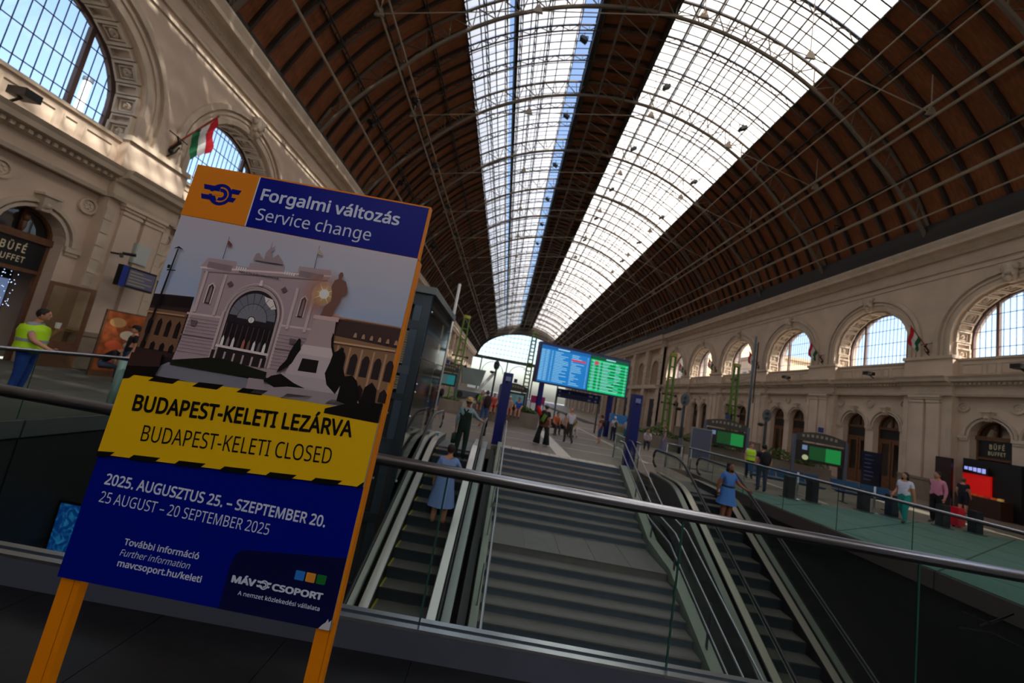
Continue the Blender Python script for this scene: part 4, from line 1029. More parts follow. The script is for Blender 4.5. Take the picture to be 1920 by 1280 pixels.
# roof statues, flags, lamp post
pp([(.298, .307), (.302, .285), (.312, .278), (.322, .29), (.335, .30), (.334, .275), (.344, .255), (.3465, .225), (.3495, .255), (.362, .242), (.352, .268), (.36, .29), (.378, .272), (.39, .285), (.402, .296), (.402, .304)], (138, 114, 124))
for (u0, v0, u1, v1, c_) in ((.1963, .3236, .1953, .2417, (96, 56, 56)), (.5118, .2967, .509, .2142, (150, 140, 120))):
    pp([(u0-.001, v0), (u1-.0007, v1), (u1+.0007, v1), (u0+.001, v0)], (30, 26, 30)); pp([(u1, v1+.012), (u1+.018, v1+.026), (u1+.014, v1+.036), (u1, v1+.028)], c_)
pp([(.020, .66), (.034, .317), (.038, .317), (.030, .66)], (22, 20, 26)); pp([(.02, .319), (.036, .308), (.056, .318), (.036, .315)], (22, 20, 26)); pp([(.022, .395), (.052, .392), (.052, .395), (.022, .399)], (22, 20, 26)); pp(rect(.020, .378, .03, .39), (22, 20, 26))
# low sun and statue on its pedestal
def glow(u, v, r, stops):
    m = bpy.data.materials.new('print_sun_%d' % int(r*1000)); m.use_nodes = True; nt = m.node_tree; p = nt.nodes['Principled BSDF']; p.inputs['Roughness'].default_value = .3
    tc = nt.nodes.new('ShaderNodeTexCoord'); ln = nt.nodes.new('ShaderNodeVectorMath'); ln.operation = 'LENGTH'; sb_ = nt.nodes.new('ShaderNodeVectorMath'); sb_.operation = 'SUBTRACT'; sb_.inputs[1].default_value = (u, -v, 0)
    ml = nt.nodes.new('ShaderNodeVectorMath'); ml.operation = 'MULTIPLY'; ml.inputs[1].default_value = (1, 1, 0)
    dv = nt.nodes.new('ShaderNodeMath'); dv.operation = 'DIVIDE'; dv.inputs[1].default_value = r; cr = nt.nodes.new('ShaderNodeValToRGB')
    nt.links.new(tc.outputs['Object'], sb_.inputs[0]); nt.links.new(sb_.outputs[0], ml.inputs[0]); nt.links.new(ml.outputs[0], ln.inputs[0]); nt.links.new(ln.outputs['Value'], dv.inputs[0]); nt.links.new(dv.outputs[0], cr.inputs[0])
    while len(cr.color_ramp.elements) < len(stops): cr.color_ramp.elements.new(.5)
    for e, (ps_, c) in zip(cr.color_ramp.elements, stops): e.position = ps_; e.color = (*L3(c[:3]), 1)
    t = nt.nodes.new('ShaderNodeBsdfTransparent'); mx = nt.nodes.new('ShaderNodeMixShader'); o_ = nt.nodes['Material Output']
    ar = nt.nodes.new('ShaderNodeMath'); ar.operation = 'POWER'; ar.inputs[1].default_value = .7; ar.use_clamp = True
    nt.links.new(dv.outputs[0], ar.inputs[0]); nt.links.new(ar.outputs[0], mx.inputs[0]); nt.links.new(p.outputs[0], mx.inputs[1]); nt.links.new(t.outputs[0], mx.inputs[2]); nt.links.new(mx.outputs[0], o_.inputs[0]); nt.links.new(cr.outputs[0], p.inputs['Base Color'])
    zc[0] += .0001; q = MB(); q.poly([(u+r*math.cos(2*pi*i/28), -v+r*math.sin(2*pi*i/28), zc[0]) for i in range(28)]); q.build('printed_sun', m, PIC)
glow(.5687, .379, .095, [(0, (255, 236, 196)), (.2, (255, 200, 130)), (.5, (226, 150, 110)), (1, (190, 140, 130))])
for k in range(8):
    a = 2*pi*k/8+.2; r_ = .042 if k % 2 else .03; pp([(.5687+.003*math.cos(a+1.57), .379+.003*math.sin(a+1.57)), (.5687+r_*math.cos(a), .379+r_*math.sin(a)), (.5687-.003*math.cos(a+1.57), .379-.003*math.sin(a+1.57))], (240, 186, 140))
pp([(.5687+.017*math.cos(2*pi*i/16), .379+.017*math.sin(2*pi*i/16)) for i in range(16)], (255, 250, 236))
pp([(.574, .456), (.58, .42), (.598, .40), (.594, .37), (.586, .35), (.592, .325), (.603, .318), (.600, .305), (.604, .294), (.612, .293), (.617, .303), (.614, .318), (.63, .323), (.641, .345), (.645, .36), (.636, .372), (.626, .37), (.628, .392), (.622, .41), (.616, .43), (.612, .456)], (104, 72, 66))
pp([(.553, .467), (.555, .455), (.64, .450), (.64, .465)], (176, 148, 148)); pp([(.562, .467), (.632, .465), (.642, .56), (.548, .56)], (158, 130, 132)); pp([(.545, .56), (.65, .555), (.66, .59), (.535, .592)], (186, 164, 170)); pp([(.53, .592), (.665, .588), (.672, .66), (.512, .665)], (170, 150, 160))
pp([(.555, .605), (.61, .603), (.612, .645), (.55, .648)], (34, 26, 30)); pp([(.50, .665), (.70, .658), (.73, .70), (.47, .712)], (160, 142, 152)); pp([(.45, .71), (.76, .695), (.79, .735), (.42, .745)], (136, 120, 130)); pp([(.40, .70), (.45, .697), (.462, .73), (.40, .735)], (142, 122, 134))
pp([(.526, .542), (.534, .545), (.536, .558), (.542, .578), (.533, .60), (.525, .628), (.505, .65), (.484, .668), (.489, .645), (.505, .62), (.508, .595), (.515, .57)], (22, 18, 22))
pp([(.47, .68), (.50, .668), (.55, .69), (.59, .70), (.53, .705), (.49, .715), (.45, .70)], (22, 18, 22))
pp([(.633, .502), (.640, .515), (.644, .545), (.655, .566), (.667, .555), (.672, .545), (.682, .548), (.682, .562), (.69, .575), (.694, .61), (.708, .64), (.70, .67), (.69, .70), (.655, .675), (.64, .64), (.648, .60), (.65, .575), (.638, .55), (.632, .525)], (20, 16, 20))
pp([(.70, .64), (.73, .63), (.75, .645), (.765, .68), (.77, .73), (.70, .72)], (22, 18, 22)); pp([(.78, .66), (.80, .64), (.82, .66), (.83, .75), (.77, .75)], (26, 20, 24)); pp([(.67, .75), (.74, .72), (.85, .70), (.85, .765), (.67, .765)], (20, 16, 20))
pp([(0, .69), (.10, .675), (.105, .72), (0, .735)], (64, 42, 42)); pp([(0, .735), (.1, .72), (.1, .75), (0, .765)], (18, 14, 16))
# yellow band with black stripes
YB = [(0, .762), (SW, .712), (SW, .9668), (0, 1.0208)]
MB().prism([(u, -v, .0085) for u, v in YB[::-1]], (0, 0, .0003)).build('yellow_band', YELP, SG)
def band_v(u, top): return (.762-.0588*u) if top else (1.0208-.0635*u)
for i in range(-1, 7):
    u = .0829+i*.1455
    q = [(u, band_v(u, 1)+.0), (u+.0135, band_v(u+.0135, 1)-.0135), (u+.0957, band_v(u+.0957, 1)-.004), (u+.077, band_v(u+.077, 1)+.012)]
    q = [(max(0, min(SW, a)), b_) for a, b_ in [(u+.018, band_v(u, 1)-.005), (u+.1, band_v(u+.1, 1)-.005), (u+.081, band_v(u+.08, 1)+.0125), (u, band_v(u, 1)+.0125)]]
    if q[1][0]-q[0][0] > .004: MB().poly([(a, -b_, .0095) for a, b_ in q[::-1]]).build('hazard_stripe', INK, SG)
    u = -.06+i*.1455+.0145
    q = [(max(0, min(SW, a)), b_) for a, b_ in [(u+.015, band_v(u, 0)-.012), (u+.1, band_v(u+.1, 0)-.012), (u+.083, band_v(u+.083, 0)+.004), (u, band_v(u, 0)+.004)]]
    if q[1][0]-q[0][0] > .004: MB().poly([(a, -b_, .0095) for a, b_ in q[::-1]]).build('hazard_stripe', INK, SG)
plate('blue_panel', [(0, 1.0215), (SW, .9672), (SW, SH), (0, SH)][::-1], BLUEP, z=.0015)
rp = [(.504, SH), (.504, 1.275), (.506, 1.25), (.513, 1.23), (.527, 1.217), (.545, 1.2135), (SW, 1.182), (SW, SH)]
MB().poly([(a, -b_, .0024) for a, b_ in rp]).build('dark_blue_field', mat('board_dark_blue', (8, 12, 70), .22), SG)
def slant(x0, y0, k): # text frame turned by slope k
    a = math.atan(k); return Matrix.Translation((x0, y0, 0)) @ Matrix.Rotation(a, 4, 'Z')
text(SG, 'BUDAPEST-KELETI LEZ\u00c1RVA', 0, 0, .716, .0505, INK, bold=.025, z=.0100, mtx=slant(.0625, -.869, .0655))
text(SG, 'BUDAPEST-KELETI CLOSED', 0, 0, .612, .0495, INK, bold=-.004, z=.0100, mtx=slant(.1205, -.957, .0667))
text(SG, '2025. AUGUSZTUS 25. \u2013 SZEPTEMBER 20.', .047, -1.1055, .713, .0325, PALEB, bold=.02, z=.0028)
text(SG, '25 AUGUST \u2013 20 SEPTEMBER 2025', .0487, -1.1600, .545, .0325, PALEB, bold=-.004, z=.0028)
text(SG, 'Tov\u00e1bbi inform\u00e1ci\u00f3', .1665, -1.266, .2375, .0185, PALEB, bold=.018, z=.0028)
text(SG, 'Further information', .1645, -1.298, .221, .0185, PALEB, shear=.22, z=.0028)
text(SG, 'mavcsoport.hu/keleti', .167, -1.328, .264, .0185, PALEB, bold=.02, z=.0028)
text(SG, 'M\u00c1V', .5207, -1.3090, .0755, .0195, PALEB, bold=.05, z=.003)
text(SG, 'CSOPORT', .6475, -1.3095, .159, .0185, PALEB, bold=.045, z=.003)
emblem(.6215, -1.3005, .0225, PALEB, .003, mat('board_dark_blue', (8, 12, 70)))
text(SG, 'A nemzet k\u00f6zleked\u00e9si v\u00e1llalata', .5506, -1.341, .255, .0118, PALEB, bold=.012, z=.003)
for u, c_ in ((.7219, (40, 130, 226)), (.7556, (232, 152, 52)), (.7891, (24, 120, 50))):
    plate('colour_square', [(u-.013, 1.268), (u-.0145, 1.266), (u-.0145, 1.243), (u-.013, 1.2415), (u+.013, 1.2415), (u+.0145, 1.243), (u+.0145, 1.266), (u+.013, 1.268)], mat('square_%d' % c_[0], c_, .3), z=.003)
plate('torn_corner', [(.815, SH-.001), (SW-.001, SH-.001), (SW-.001, SH-.03), (.842, SH-.022), (.838, SH-.032), (.832, SH-.02), (.825, SH-.014)], mat('bare_metal_tear', (206, 208, 216), .5), z=.003)
b = MB(); b.box(SW-.001, SW+.008, -SH+.02, -.2, -.03, -.004); b.build('side_frame', ORANGE, SG)

# ================================================================= PEOPLE
CLO = {}
def cloth(rgb): return mat('cloth_%d_%d_%d' % rgb, rgb, .85, var=.08, scale=20)
def person(label, loc, face, h=1.72, top=(200, 200, 200), bottom=(40, 40, 50), shoes=(60, 60, 60), hair=(40, 28, 20), pose=None, skin=SKIN, sleeves='short', legs='long',
           dress=None, cap=None, hat=None, pack=None, longhair=False, apron=None, vest=None, group=None, extra=None, bag=None, wide=1.0):
    """one continuous skinned body with a face, five-fingered hands, hair and clothes; local +y is the way it faces"""
    J = {'pel': (0, 0, .95), 'bel': (0, .005, 1.1), 'che': (0, -.005, 1.30), 'nk': (0, -.015, 1.475), 'hd': (0, .0, 1.56),
         'sL': (-.175, -.01, 1.41), 'eL': (-.235, -.03, 1.12), 'wL': (-.25, .05, .89), 'hL': (-.25, .075, .81),
         'sR': (.175, -.01, 1.41), 'eR': (.235, -.03, 1.12), 'wR': (.25, .05, .89), 'hR': (.25, .075, .81),
         'pL': (-.095, 0, .88), 'kL': (-.11, .02, .49), 'aL': (-.115, -.02, .09), 'tL': (-.125, .14, .035),
         'pR': (.095, 0, .88), 'kR': (.11, .02, .49), 'aR': (.115, -.02, .09), 'tR': (.125, .14, .035)}
    if pose: J.update(pose)
    RAD = {'pel': (.19, .14), 'bel': (.17, .13), 'che': (.205, .145), 'nk': (.06, .062), 'hd': (.06, .065), 'sL': (.078, .078), 'eL': (.054, .054), 'wL': (.034, .03), 'hL': (.044, .024),
           'pL': (.115, .115), 'kL': (.08, .082), 'aL': (.058, .06), 'tL': (.038, .028)}
    B = [('pel', 'bel'), ('bel', 'che'), ('che', 'nk'), ('nk', 'hd')]+[(a+s, b_+s) for s in 'LR' for a, b_ in (('s', 'e'), ('e', 'w'), ('w', 'h'), ('p', 'k'), ('k', 'a'), ('a', 't'))]+[('che', 'sL'), ('che', 'sR'), ('pel', 'pL'), ('pel', 'pR')]
    names = list(J); idx = {n: i for i, n in enumerate(names)}
    me = bpy.data.meshes.new('b'); me.from_pydata([J[n] for n in names], [(idx[a], idx[b_]) for a, b_ in B], [])
    o = bpy.data.objects.new('b', me); COL.objects.link(o)
    o.modifiers.new('s', 'SKIN'); sv = me.skin_vertices[0].data
    for n in names:
        r_ = RAD.get(n) or RAD[n[0]+'L']; w_ = wide if n in ('pel', 'bel', 'che') else 1
        sv[idx[n]].radius = (r_[0]*w_, r_[1]*w_); sv[idx[n]].use_root = (n == 'pel')
    sub = o.modifiers.new('u', 'SUBSURF'); sub.levels = 1; sub.render_levels = 1
    dg = bpy.context.evaluated_depsgraph_get(); body = bpy.data.meshes.new_from_object(o.evaluated_get(dg)); bpy.data.objects.remove(o)
    mb = MB(); mb.v = [tuple(v.co) for v in body.vertices]; mb.f = [tuple(p.vertices) for p in body.polygons]
    # region of each face by the nearest bone
    def seg(p, a, b_):
        a = Vector(a); b_ = Vector(b_); d = b_-a; t = max(0, min(1, (p-a).dot(d)/max(1e-9, d.dot(d)))); return (p-(a+d*t)).length, t
    for p in body.polygons:
        c = p.center; best = min(((seg(c, J[a], J[b_])[0]-(RAD.get(a) or RAD[a[0]+'L'])[0]*.6, a, b_, seg(c, J[a], J[b_])[1]) for a, b_ in B), key=lambda q: q[0])
        a, b_, t = best[1][0], best[2][0], best[3]
        k = 0
        if best[1] in ('pel', 'bel', 'che') and best[2] in ('bel', 'che', 'sL', 'sR'): k = 1
        if best[1] == 'pel' and best[2][0] == 'p' or (best[1] == 'pel' and best[2] == 'bel' and t < .25): k = 2
        if best[1] == 'che' and best[2] == 'nk': k = 1 if t < .6 else 0
        if best[1] == 'nk': k = 0
        if a == 's': k = 1 if (sleeves == 'long' or (sleeves == 'short' and t < .62)) else 0
        if a == 'e': k = 1 if sleeves == 'long' and t < .9 else 0
        if a == 'w': k = 0
        if a == 'p' and best[1] != 'pel': k = 2 if legs != 'bare' else 0
        if a == 'k': k = 2 if legs == 'long' else 0
        if a == 'a': k = 3
        if apron and k == 1 and c.z < 1.3 and abs(c.x) < .17: k = 2
        if legs == 'flared' and a == 'p' and best[1] != 'pel': k = 2
        mb.m.append(k)
    # head
    hx, hy, hz = J['hd']; hx2, hy2, hz2 = hx, hy+.018, hz+.075
    mb.cur = 0; mb.ball((hx2, hy2, hz2), .08, .098, .116, 14, 10); mb.ball((hx2, hy2+.05, hz2-.055), .05, .045, .05, 8, 6)
    mb.ball((hx2, hy2+.092, hz2-.012), .013, .022, .024, 6, 4)
    for s in (-1, 1): mb.ball((hx2+s*.074, hy2-.005, hz2-.005), .012, .02, .03, 6, 4)
    mb.cur = 4
    for s in (-1, 1): mb.ball((hx2+s*.03, hy2+.083, hz2+.018), .011, .008, .008, 6, 4); mb.bar((hx2+s*.016, hy2+.09, hz2+.036), (hx2+s*.046, hy2+.082, hz2+.036), .008, .006)
    mb.cur = 5; mb.ball((hx2, hy2+.09, hz2-.052), .024, .007, .008, 6, 4)
    # fingers and thumb
    mb.cur = 0
    for s, sg in (('L', -1), ('R', 1)):
        w_ = Vector(J['w'+s]); hd = Vector(J['h'+s]); d = (hd-w_).normalized(); side = Vector((0, 1, 0)) if abs(d.y) < .8 else Vector((0, 0, 1))
        side = (side-d*side.dot(d)).normalized(); inn = side.cross(d).normalized(); inn = inn if inn.x*sg < 0 else -inn
        for i, ln in enumerate((.07, .078, .072, .056)):
            b0 = hd+side*(.027-i*.018)+d*.01; k1 = b0+d*ln*.55; k2 = k1+d*ln*.3+inn*ln*.3
            mb.tube([b0, k1, k2], [.0095, .009, .007], 5)
        b0 = w_+(hd-w_)*.45+side*.025; mb.tube([b0, b0+side*.028+d*.02, b0+side*.03+d*.055+inn*.012], [.012, .011, .008], 5)
    o = empty('person', loc, face, label, 'person', group); k_ = h/1.745; o.scale = (k_, k_, k_)
    mats = [skin, cloth(top), cloth(bottom), cloth(shoes), mat('eye_dark', (28, 22, 20), .4), mat('lips', (140, 76, 66), .6)]
    mb.build('body', mats, o, True)
    HM = mat('hair_%d_%d_%d' % hair, hair, .7)
    if hair != (0, 0, 1):
        b = MB(); b.ball((hx2, hy2-.02, hz2+.028), .09, .102, .11, 12, 8)
        if longhair: b.ball((hx2, hy2-.05, hz2-.09), .09, .055, .16, 10, 6); b.tube([(hx2-.055, hy2+.01, hz2+.02), (hx2-.085, hy2+.0, hz2-.15)], [.03, .025], 6); b.tube([(hx2+.055, hy2+.01, hz2+.02), (hx2+.085, hy2+.0, hz2-.15)], [.03, .025], 6)
        b.build('hair', HM, o, True)
    if cap:
        b = MB(); b.lathe([(.092, 0), (.094, .04), (.07, .09), (.02, .105)], (hx2, hy2-.005, hz2+.04), 12, 1, 1.12); b.box(hx2-.06, hx2+.06, hy2+.07, hy2+.16, hz2+.04, hz2+.05); b.build('cap', cloth(cap), o, True)
    if hat:
        b = MB(); b.lathe([(.165, 0), (.16, .012), (.092, .02), (.085, .1), (.05, .125), (.01, .12)], (hx2, hy2, hz2+.045), 18, 1, 1.1); b.build('straw_hat', cloth(hat), o, True)
    if dress:
        rgb, z1, flare = dress[:3]; px, py, pz = J['pel']
        b = MB(); n = 20; vs = []
        prof = [(.185, pz+.12), (.21, pz+.02), (.20+flare*.35, pz-.15), (.21+flare, z1)]
        for q, (r_, z) in enumerate(prof):
            for i in range(n): a = 2*pi*i/n; rr = r_*(1+(.05*math.sin(a*7) if q > 1 else 0)); vs.append((px+rr*math.cos(a), py+rr*.8*math.sin(a), z))
        fs = [(q*n+i, q*n+(i+1) % n, (q+1)*n+(i+1) % n, (q+1)*n+i) for q in range(3) for i in range(n)]; b.add(vs, fs); b.build('skirt', cloth(rgb), o, True)
        b = MB(); b.lathe([(.187, -.025), (.193, 0), (.187, .025)], (px, py, pz+.13), 18, 1, .82); b.build('belt', cloth(dress[3] if len(dress) > 3 else (30, 30, 36)), o, True)
    if pack:
        cx_, cy_, cz_ = J['che']; b = MB(); b.ball((cx_, cy_-.23, cz_-.06), .16*pack[1], .11*pack[1], .25*pack[1], 12, 8); b.ball((cx_, cy_-.28, cz_-.14), .11*pack[1], .06, .12, 8, 6); pk = b.build('backpack', cloth(pack[0]), o, True)
        for s in (-1, 1):
            b = MB(); b.tube([(cx_+s*.1, cy_-.15, cz_+.14), (cx_+s*.12, cy_+.0, cz_+.16), (cx_+s*.12, cy_+.12, cz_+.05), (cx_+s*.14, cy_-.02, cz_-.2)], .018, 5); b.build('strap', cloth(pack[0]), pk)
    if vest:
        px, py, pz = J['pel']; cx_, cy_, cz_ = J['che']
        b = MB(); n = 16; vs = []
        prof = [(.225, .175, Vector(J['pel'])+Vector((0, 0, -.05))), (.215, .165, Vector(J['bel'])), (.24, .18, Vector(J['che'])), (.22, .155, Vector(J['che'])+Vector((0, -.0, .1))), (.10, .085, Vector(J['nk'])+Vector((0, 0, -.03)))]
        for rx, ry, c in prof:
            for i in range(n): a = 2*pi*i/n; vs.append((c.x+rx*wide*math.cos(a), c.y+ry*wide*math.sin(a), c.z))
        b.add(vs, [(q*n+i, q*n+(i+1) % n, (q+1)*n+(i+1) % n, (q+1)*n+i) for q in range(4) for i in range(n)]); v_ = b.build('safety_vest', mat('hi_vis_yellow', (190, 240, 20), .6), o, True)
        b = MB(); c = Vector(J['bel'])+Vector((0, 0, .02)); b.lathe([(.222*wide, -.03), (.225*wide, .03)], tuple(c), 16, 1, .78); b.build('reflective_band', mat('reflective_grey', (150, 160, 165), .3), v_)
    if bag:
        hx_, hy_, hz_ = J['hL']; b = MB(); b.box(hx_-.05, hx_+.05, hy_-.14, hy_+.14, hz_-.4, hz_-.12); b.tube([(hx_, hy_-.1, hz_-.12), (hx_, hy_, hz_), (hx_, hy_+.1, hz_-.12)], .008, 5); b.build('bag', cloth(bag), o, True)
    if apron:
        b = MB()
        c = J['che']
        for s in (-1, 1): b.bar((s*.1+c[0], c[1]-.158, c[2]-.14), (c[0]-s*.07, c[1]-.13, c[2]+.15), .04, .012, (0, 1, 0))
        b.build('overall_straps', cloth(apron), o)
    return o
def up(a, b_): return (a[0]+b_[0], a[1]+b_[1], a[2]+b_[2])
WALK = {'kL': (-.11, .14, .5), 'aL': (-.11, .12, .11), 'tL': (-.115, .27, .05), 'kR': (.11, -.02, .5), 'aR': (.11, -.26, .13), 'tR': (.115, -.12, .04), 'wL': (-.24, -.08, .9), 'hL': (-.24, -.1, .82), 'wR': (.25, .16, .92), 'hR': (.25, .2, .85)}
APART = {'kL': (-.17, .02, .5), 'aL': (-.22, 0, .1), 'tL': (-.24, .15, .035), 'kR': (.17, .02, .5), 'aR': (.22, -.02, .1), 'tR': (.24, .13, .035)}
def sit(d=0.0):
    return {'pel': (0, 0, .52), 'bel': (0, .03, .67), 'che': (0, .03+d, .87), 'nk': (0, .03+d*1.5, 1.04), 'hd': (0, .06+d*1.7, 1.12), 'sL': (-.175, .03+d, .98), 'eL': (-.22, .1+d, .72), 'wL': (-.14, .32, .62), 'hL': (-.11, .39, .6),
            'sR': (.175, .03+d, .98), 'eR': (.22, .1+d, .72), 'wR': (.14, .32, .62), 'hR': (.11, .39, .6), 'pL': (-.1, .05, .5), 'kL': (-.12, .45, .5), 'aL': (-.12, .45, .09), 'tL': (-.12, .6, .035), 'pR': (.1, .05, .5), 'kR': (.12, .45, .5), 'aR': (.12, .47, .09), 'tR': (.12, .62, .035)}
A = math.radians
# left: worker in safety vest, seen from behind, turned to the right with a hand forward on the rail
o = person('man in a bright yellow safety vest and blue jeans at the left balustrade', (-10.2, 8.35, 0), A(-62), 1.93, top=(150, 156, 164), bottom=(24, 62, 140), shoes=(40, 60, 90), hair=(26, 20, 16), vest=True, wide=1.18,
       pose={'hd': (0, .04, 1.56), 'eR': (.26, .12, 1.14), 'wR': (.25, .38, 1.0), 'hR': (.25, .46, .98), 'eL': (-.25, .1, 1.16), 'wL': (-.12, .25, 1.36), 'hL': (-.08, .27, 1.43)})
b = MB(); b.lathe([(.035, 0), (.045, .12)], (-.03, .27, 1.42), 10); b.build('paper_cup', WHITE, o)
b = MB(); annulus(-.0, 1.33, .03, .05, 0, 2*pi, 12, 0, INK, 'vest_print', None).parent = o
for c_ in o.children:
    if c_.name.startswith('vest_print'): c_.matrix_local = Matrix.Translation((0, -.235, 0)) @ Matrix.Rotation(pi/2, 4, 'X')
person('man in black cap, black T-shirt and jeans standing by the brown poster', (-12.0, 12.4, 0), A(150), 1.9, top=(18, 18, 22), bottom=(44, 70, 104), hair=(30, 24, 20), cap=(14, 14, 16), shoes=(30, 34, 44), skin=SKIN, pose=APART)
person('seated person in black bent over beside the brown poster', (-13.0, 12.6, 0), A(-60), 1.7, top=(16, 18, 24), bottom=(60, 66, 84), hair=(180, 176, 170), pose=sit(.25))
# on the left escalator
fz = ez(9.37)
person('woman in pale blue dress with dark short hair riding the left escalator', (-.98, 9.3, ez(9.3)+.02), A(3), 1.82, top=(120, 150, 205), bottom=(120, 150, 205), shoes=(90, 66, 50), hair=(40, 20, 18), legs='bare', dress=((122, 152, 208), .42, .1, (110, 138, 195)),
       pose={'eR': (.3, .1, 1.2), 'wR': (.43, .26, 1.12), 'hR': (.47, .32, 1.1)})
b = MB(); 
person('man in straw hat and green overalls at the top of the left escalator', (-.95, 11.3, ez(11.3)+.02), A(-8), 1.74, top=(130, 158, 164), bottom=(14, 42, 34), shoes=(20, 40, 34), hair=(90, 80, 70), hat=(196, 160, 104), sleeves='long', apron=(12, 40, 32), bag=(16, 52, 34),
       pose={'eR': (.32, .12, 1.22), 'wR': (.44, .32, 1.14), 'hR': (.47, .38, 1.12), 'che': (0, .03, 1.29), 'nk': (0, .05, 1.46), 'hd': (0, .07, 1.55)}, wide=1.08)
# on the right escalator
person('woman in short blue belted dress with long dark hair on the right escalator', (6.5, 10.72, ez(10.72)+.02), A(196), 1.64, top=(70, 124, 200), bottom=(70, 124, 200), shoes=(70, 50, 44), hair=(26, 14, 14), legs='bare', longhair=True, skin=SKIN2, dress=((72, 128, 204), .58, .09, (26, 24, 34)),
       pose={'eL': (-.3, .08, 1.18), 'wL': (-.42, .25, 1.08), 'hL': (-.46, .31, 1.06), 'eR': (.25, -.1, 1.14), 'wR': (.24, -.12, .9), 'hR': (.24, -.1, .82)})
# hall, middle distance
o = person('woman in flared black trousers with a red roll on her big black backpack', (1.95, 16.6, 0), A(-25), 1.7, top=(24, 22, 24), bottom=(20, 20, 22), shoes=(20, 20, 20), hair=(50, 50, 54), cap=(150, 140, 140), pose=APART, pack=((26, 26, 30), 1.15), skin=SKIN, dress=((96, 52, 34), .8, .0, (96, 52, 34)))
b = MB(); b.tube([(-.15, .02, .8), (-.2, .0, .45), (-.23, -.01, .06)], [.1, .11, .16], 12); b.build('trouser_leg', cloth((20, 20, 22)), o, True)
b = MB(); b.tube([(.15, .02, .8), (.2, -.01, .45), (.23, -.03, .06)], [.1, .11, .16], 12); b.build('trouser_leg', cloth((20, 20, 22)), o, True)
b = MB(); b.tube([(-.32, -.3, 1.62), (-.12, -.34, 1.28)], .09, 10); b.build('red_roll', cloth((206, 16, 26)), o, True)
b = MB(); b.tube([(-.02, -.36, 1.02), (.1, -.3, 1.34)], .09, 8); b.build('green_mat', cloth((96, 132, 40)), o, True)
person('bald man in white T-shirt and dark grey trousers walking away', (3.45, 18.85, 0), A(20), 1.72, top=(198, 200, 216), bottom=(58, 56, 56), shoes=(210, 210, 214), hair=(0, 0, 1), pose=WALK, wide=1.08)
person('young man in blue shorts with a dark backpack facing the board', (5.72, 21.76, 0), A(60), 1.6, top=(120, 66, 56), bottom=(26, 70, 120), shoes=(220, 224, 230), hair=(44, 30, 24), legs='short', pack=((26, 30, 44), 1.0))
person('tourist in white shirt and dark trousers beside the blue ticket machine', (7.6, 25.6, 0), A(10), 1.6, top=(190, 196, 206), bottom=(24, 30, 60), hair=(210, 214, 220), pack=((60, 64, 60), .7))
person('tourist in light blue shirt and teal shorts in front of the blue machine', (8.35, 25.3, 0), A(-20), 1.6, top=(150, 160, 190), bottom=(24, 110, 130), hair=(60, 40, 30), legs='short')
person('person in white shirt resting on the planter edge right of the blue pillar', (9.15, 23.7, 0), A(160), 1.66, top=(190, 192, 210), bottom=(36, 38, 54), hair=(90, 60, 50), pose=sit(.1))
person('woman in a long patterned navy and white dress by the right hedge', (10.39, 24.2, 0), A(70), 1.6, top=(96, 96, 120), bottom=(96, 96, 120), hair=(120, 60, 34), legs='bare', sleeves='none', dress=((108, 106, 128), .1, .12, (96, 96, 118)))
person('staff member in yellow safety vest behind the right balustrade', (12.0, 18.3, 0), A(170), 1.62, top=(190, 194, 200), bottom=(20, 26, 54), hair=(100, 60, 50), vest=True)
person('man in navy shirt with dark backpack and jeans at the right balustrade', (10.07, 14.6, 0), A(-15), 1.74, top=(20, 24, 42), bottom=(40, 56, 84), shoes=(30, 40, 60), hair=(20, 16, 18), pack=((24, 24, 30), 1.15), wide=1.12)
person('woman in white top and teal trousers with black hair near the suitcase', (14.1, 13.3, 0), A(100), 1.68, top=(214, 216, 236), bottom=(30, 150, 140), shoes=(70, 60, 50), hair=(14, 12, 14), longhair=True, pose=WALK)
person('man in pink shirt and dark trousers pulling the red suitcase', (16.7, 14.6, 0), A(95), 1.9, top=(206, 130, 156), bottom=(20, 18, 22), hair=(20, 14, 12), sleeves='long', pose={'eR': (.24, -.16, 1.16), 'wR': (.24, -.36, .98), 'hR': (.24, -.42, .92)})
person('person in dark clothes standing at the snack counter under the right buffet sign', (24.6, 20.3, 0), A(-80), 1.78, top=(24, 24, 34), bottom=(20, 24, 40), hair=(120, 80, 60), legs='short')
person('traveller with brown backpack in shorts left of the left blue pillar', (-.78, 19.5, 0), A(20), 1.82, top=(120, 112, 110), bottom=(60, 90, 140), hair=(90, 64, 50), legs='short', pack=((52, 34, 36), 1.2))
person('man in dark grey shirt and denim shorts seen past the lift tower', (-3.75, 22.6, 0), A(70), 1.72, top=(50, 60, 62), bottom=(50, 86, 130), hair=(60, 36, 26), legs='short', pack=((34, 30, 30), 1.0))
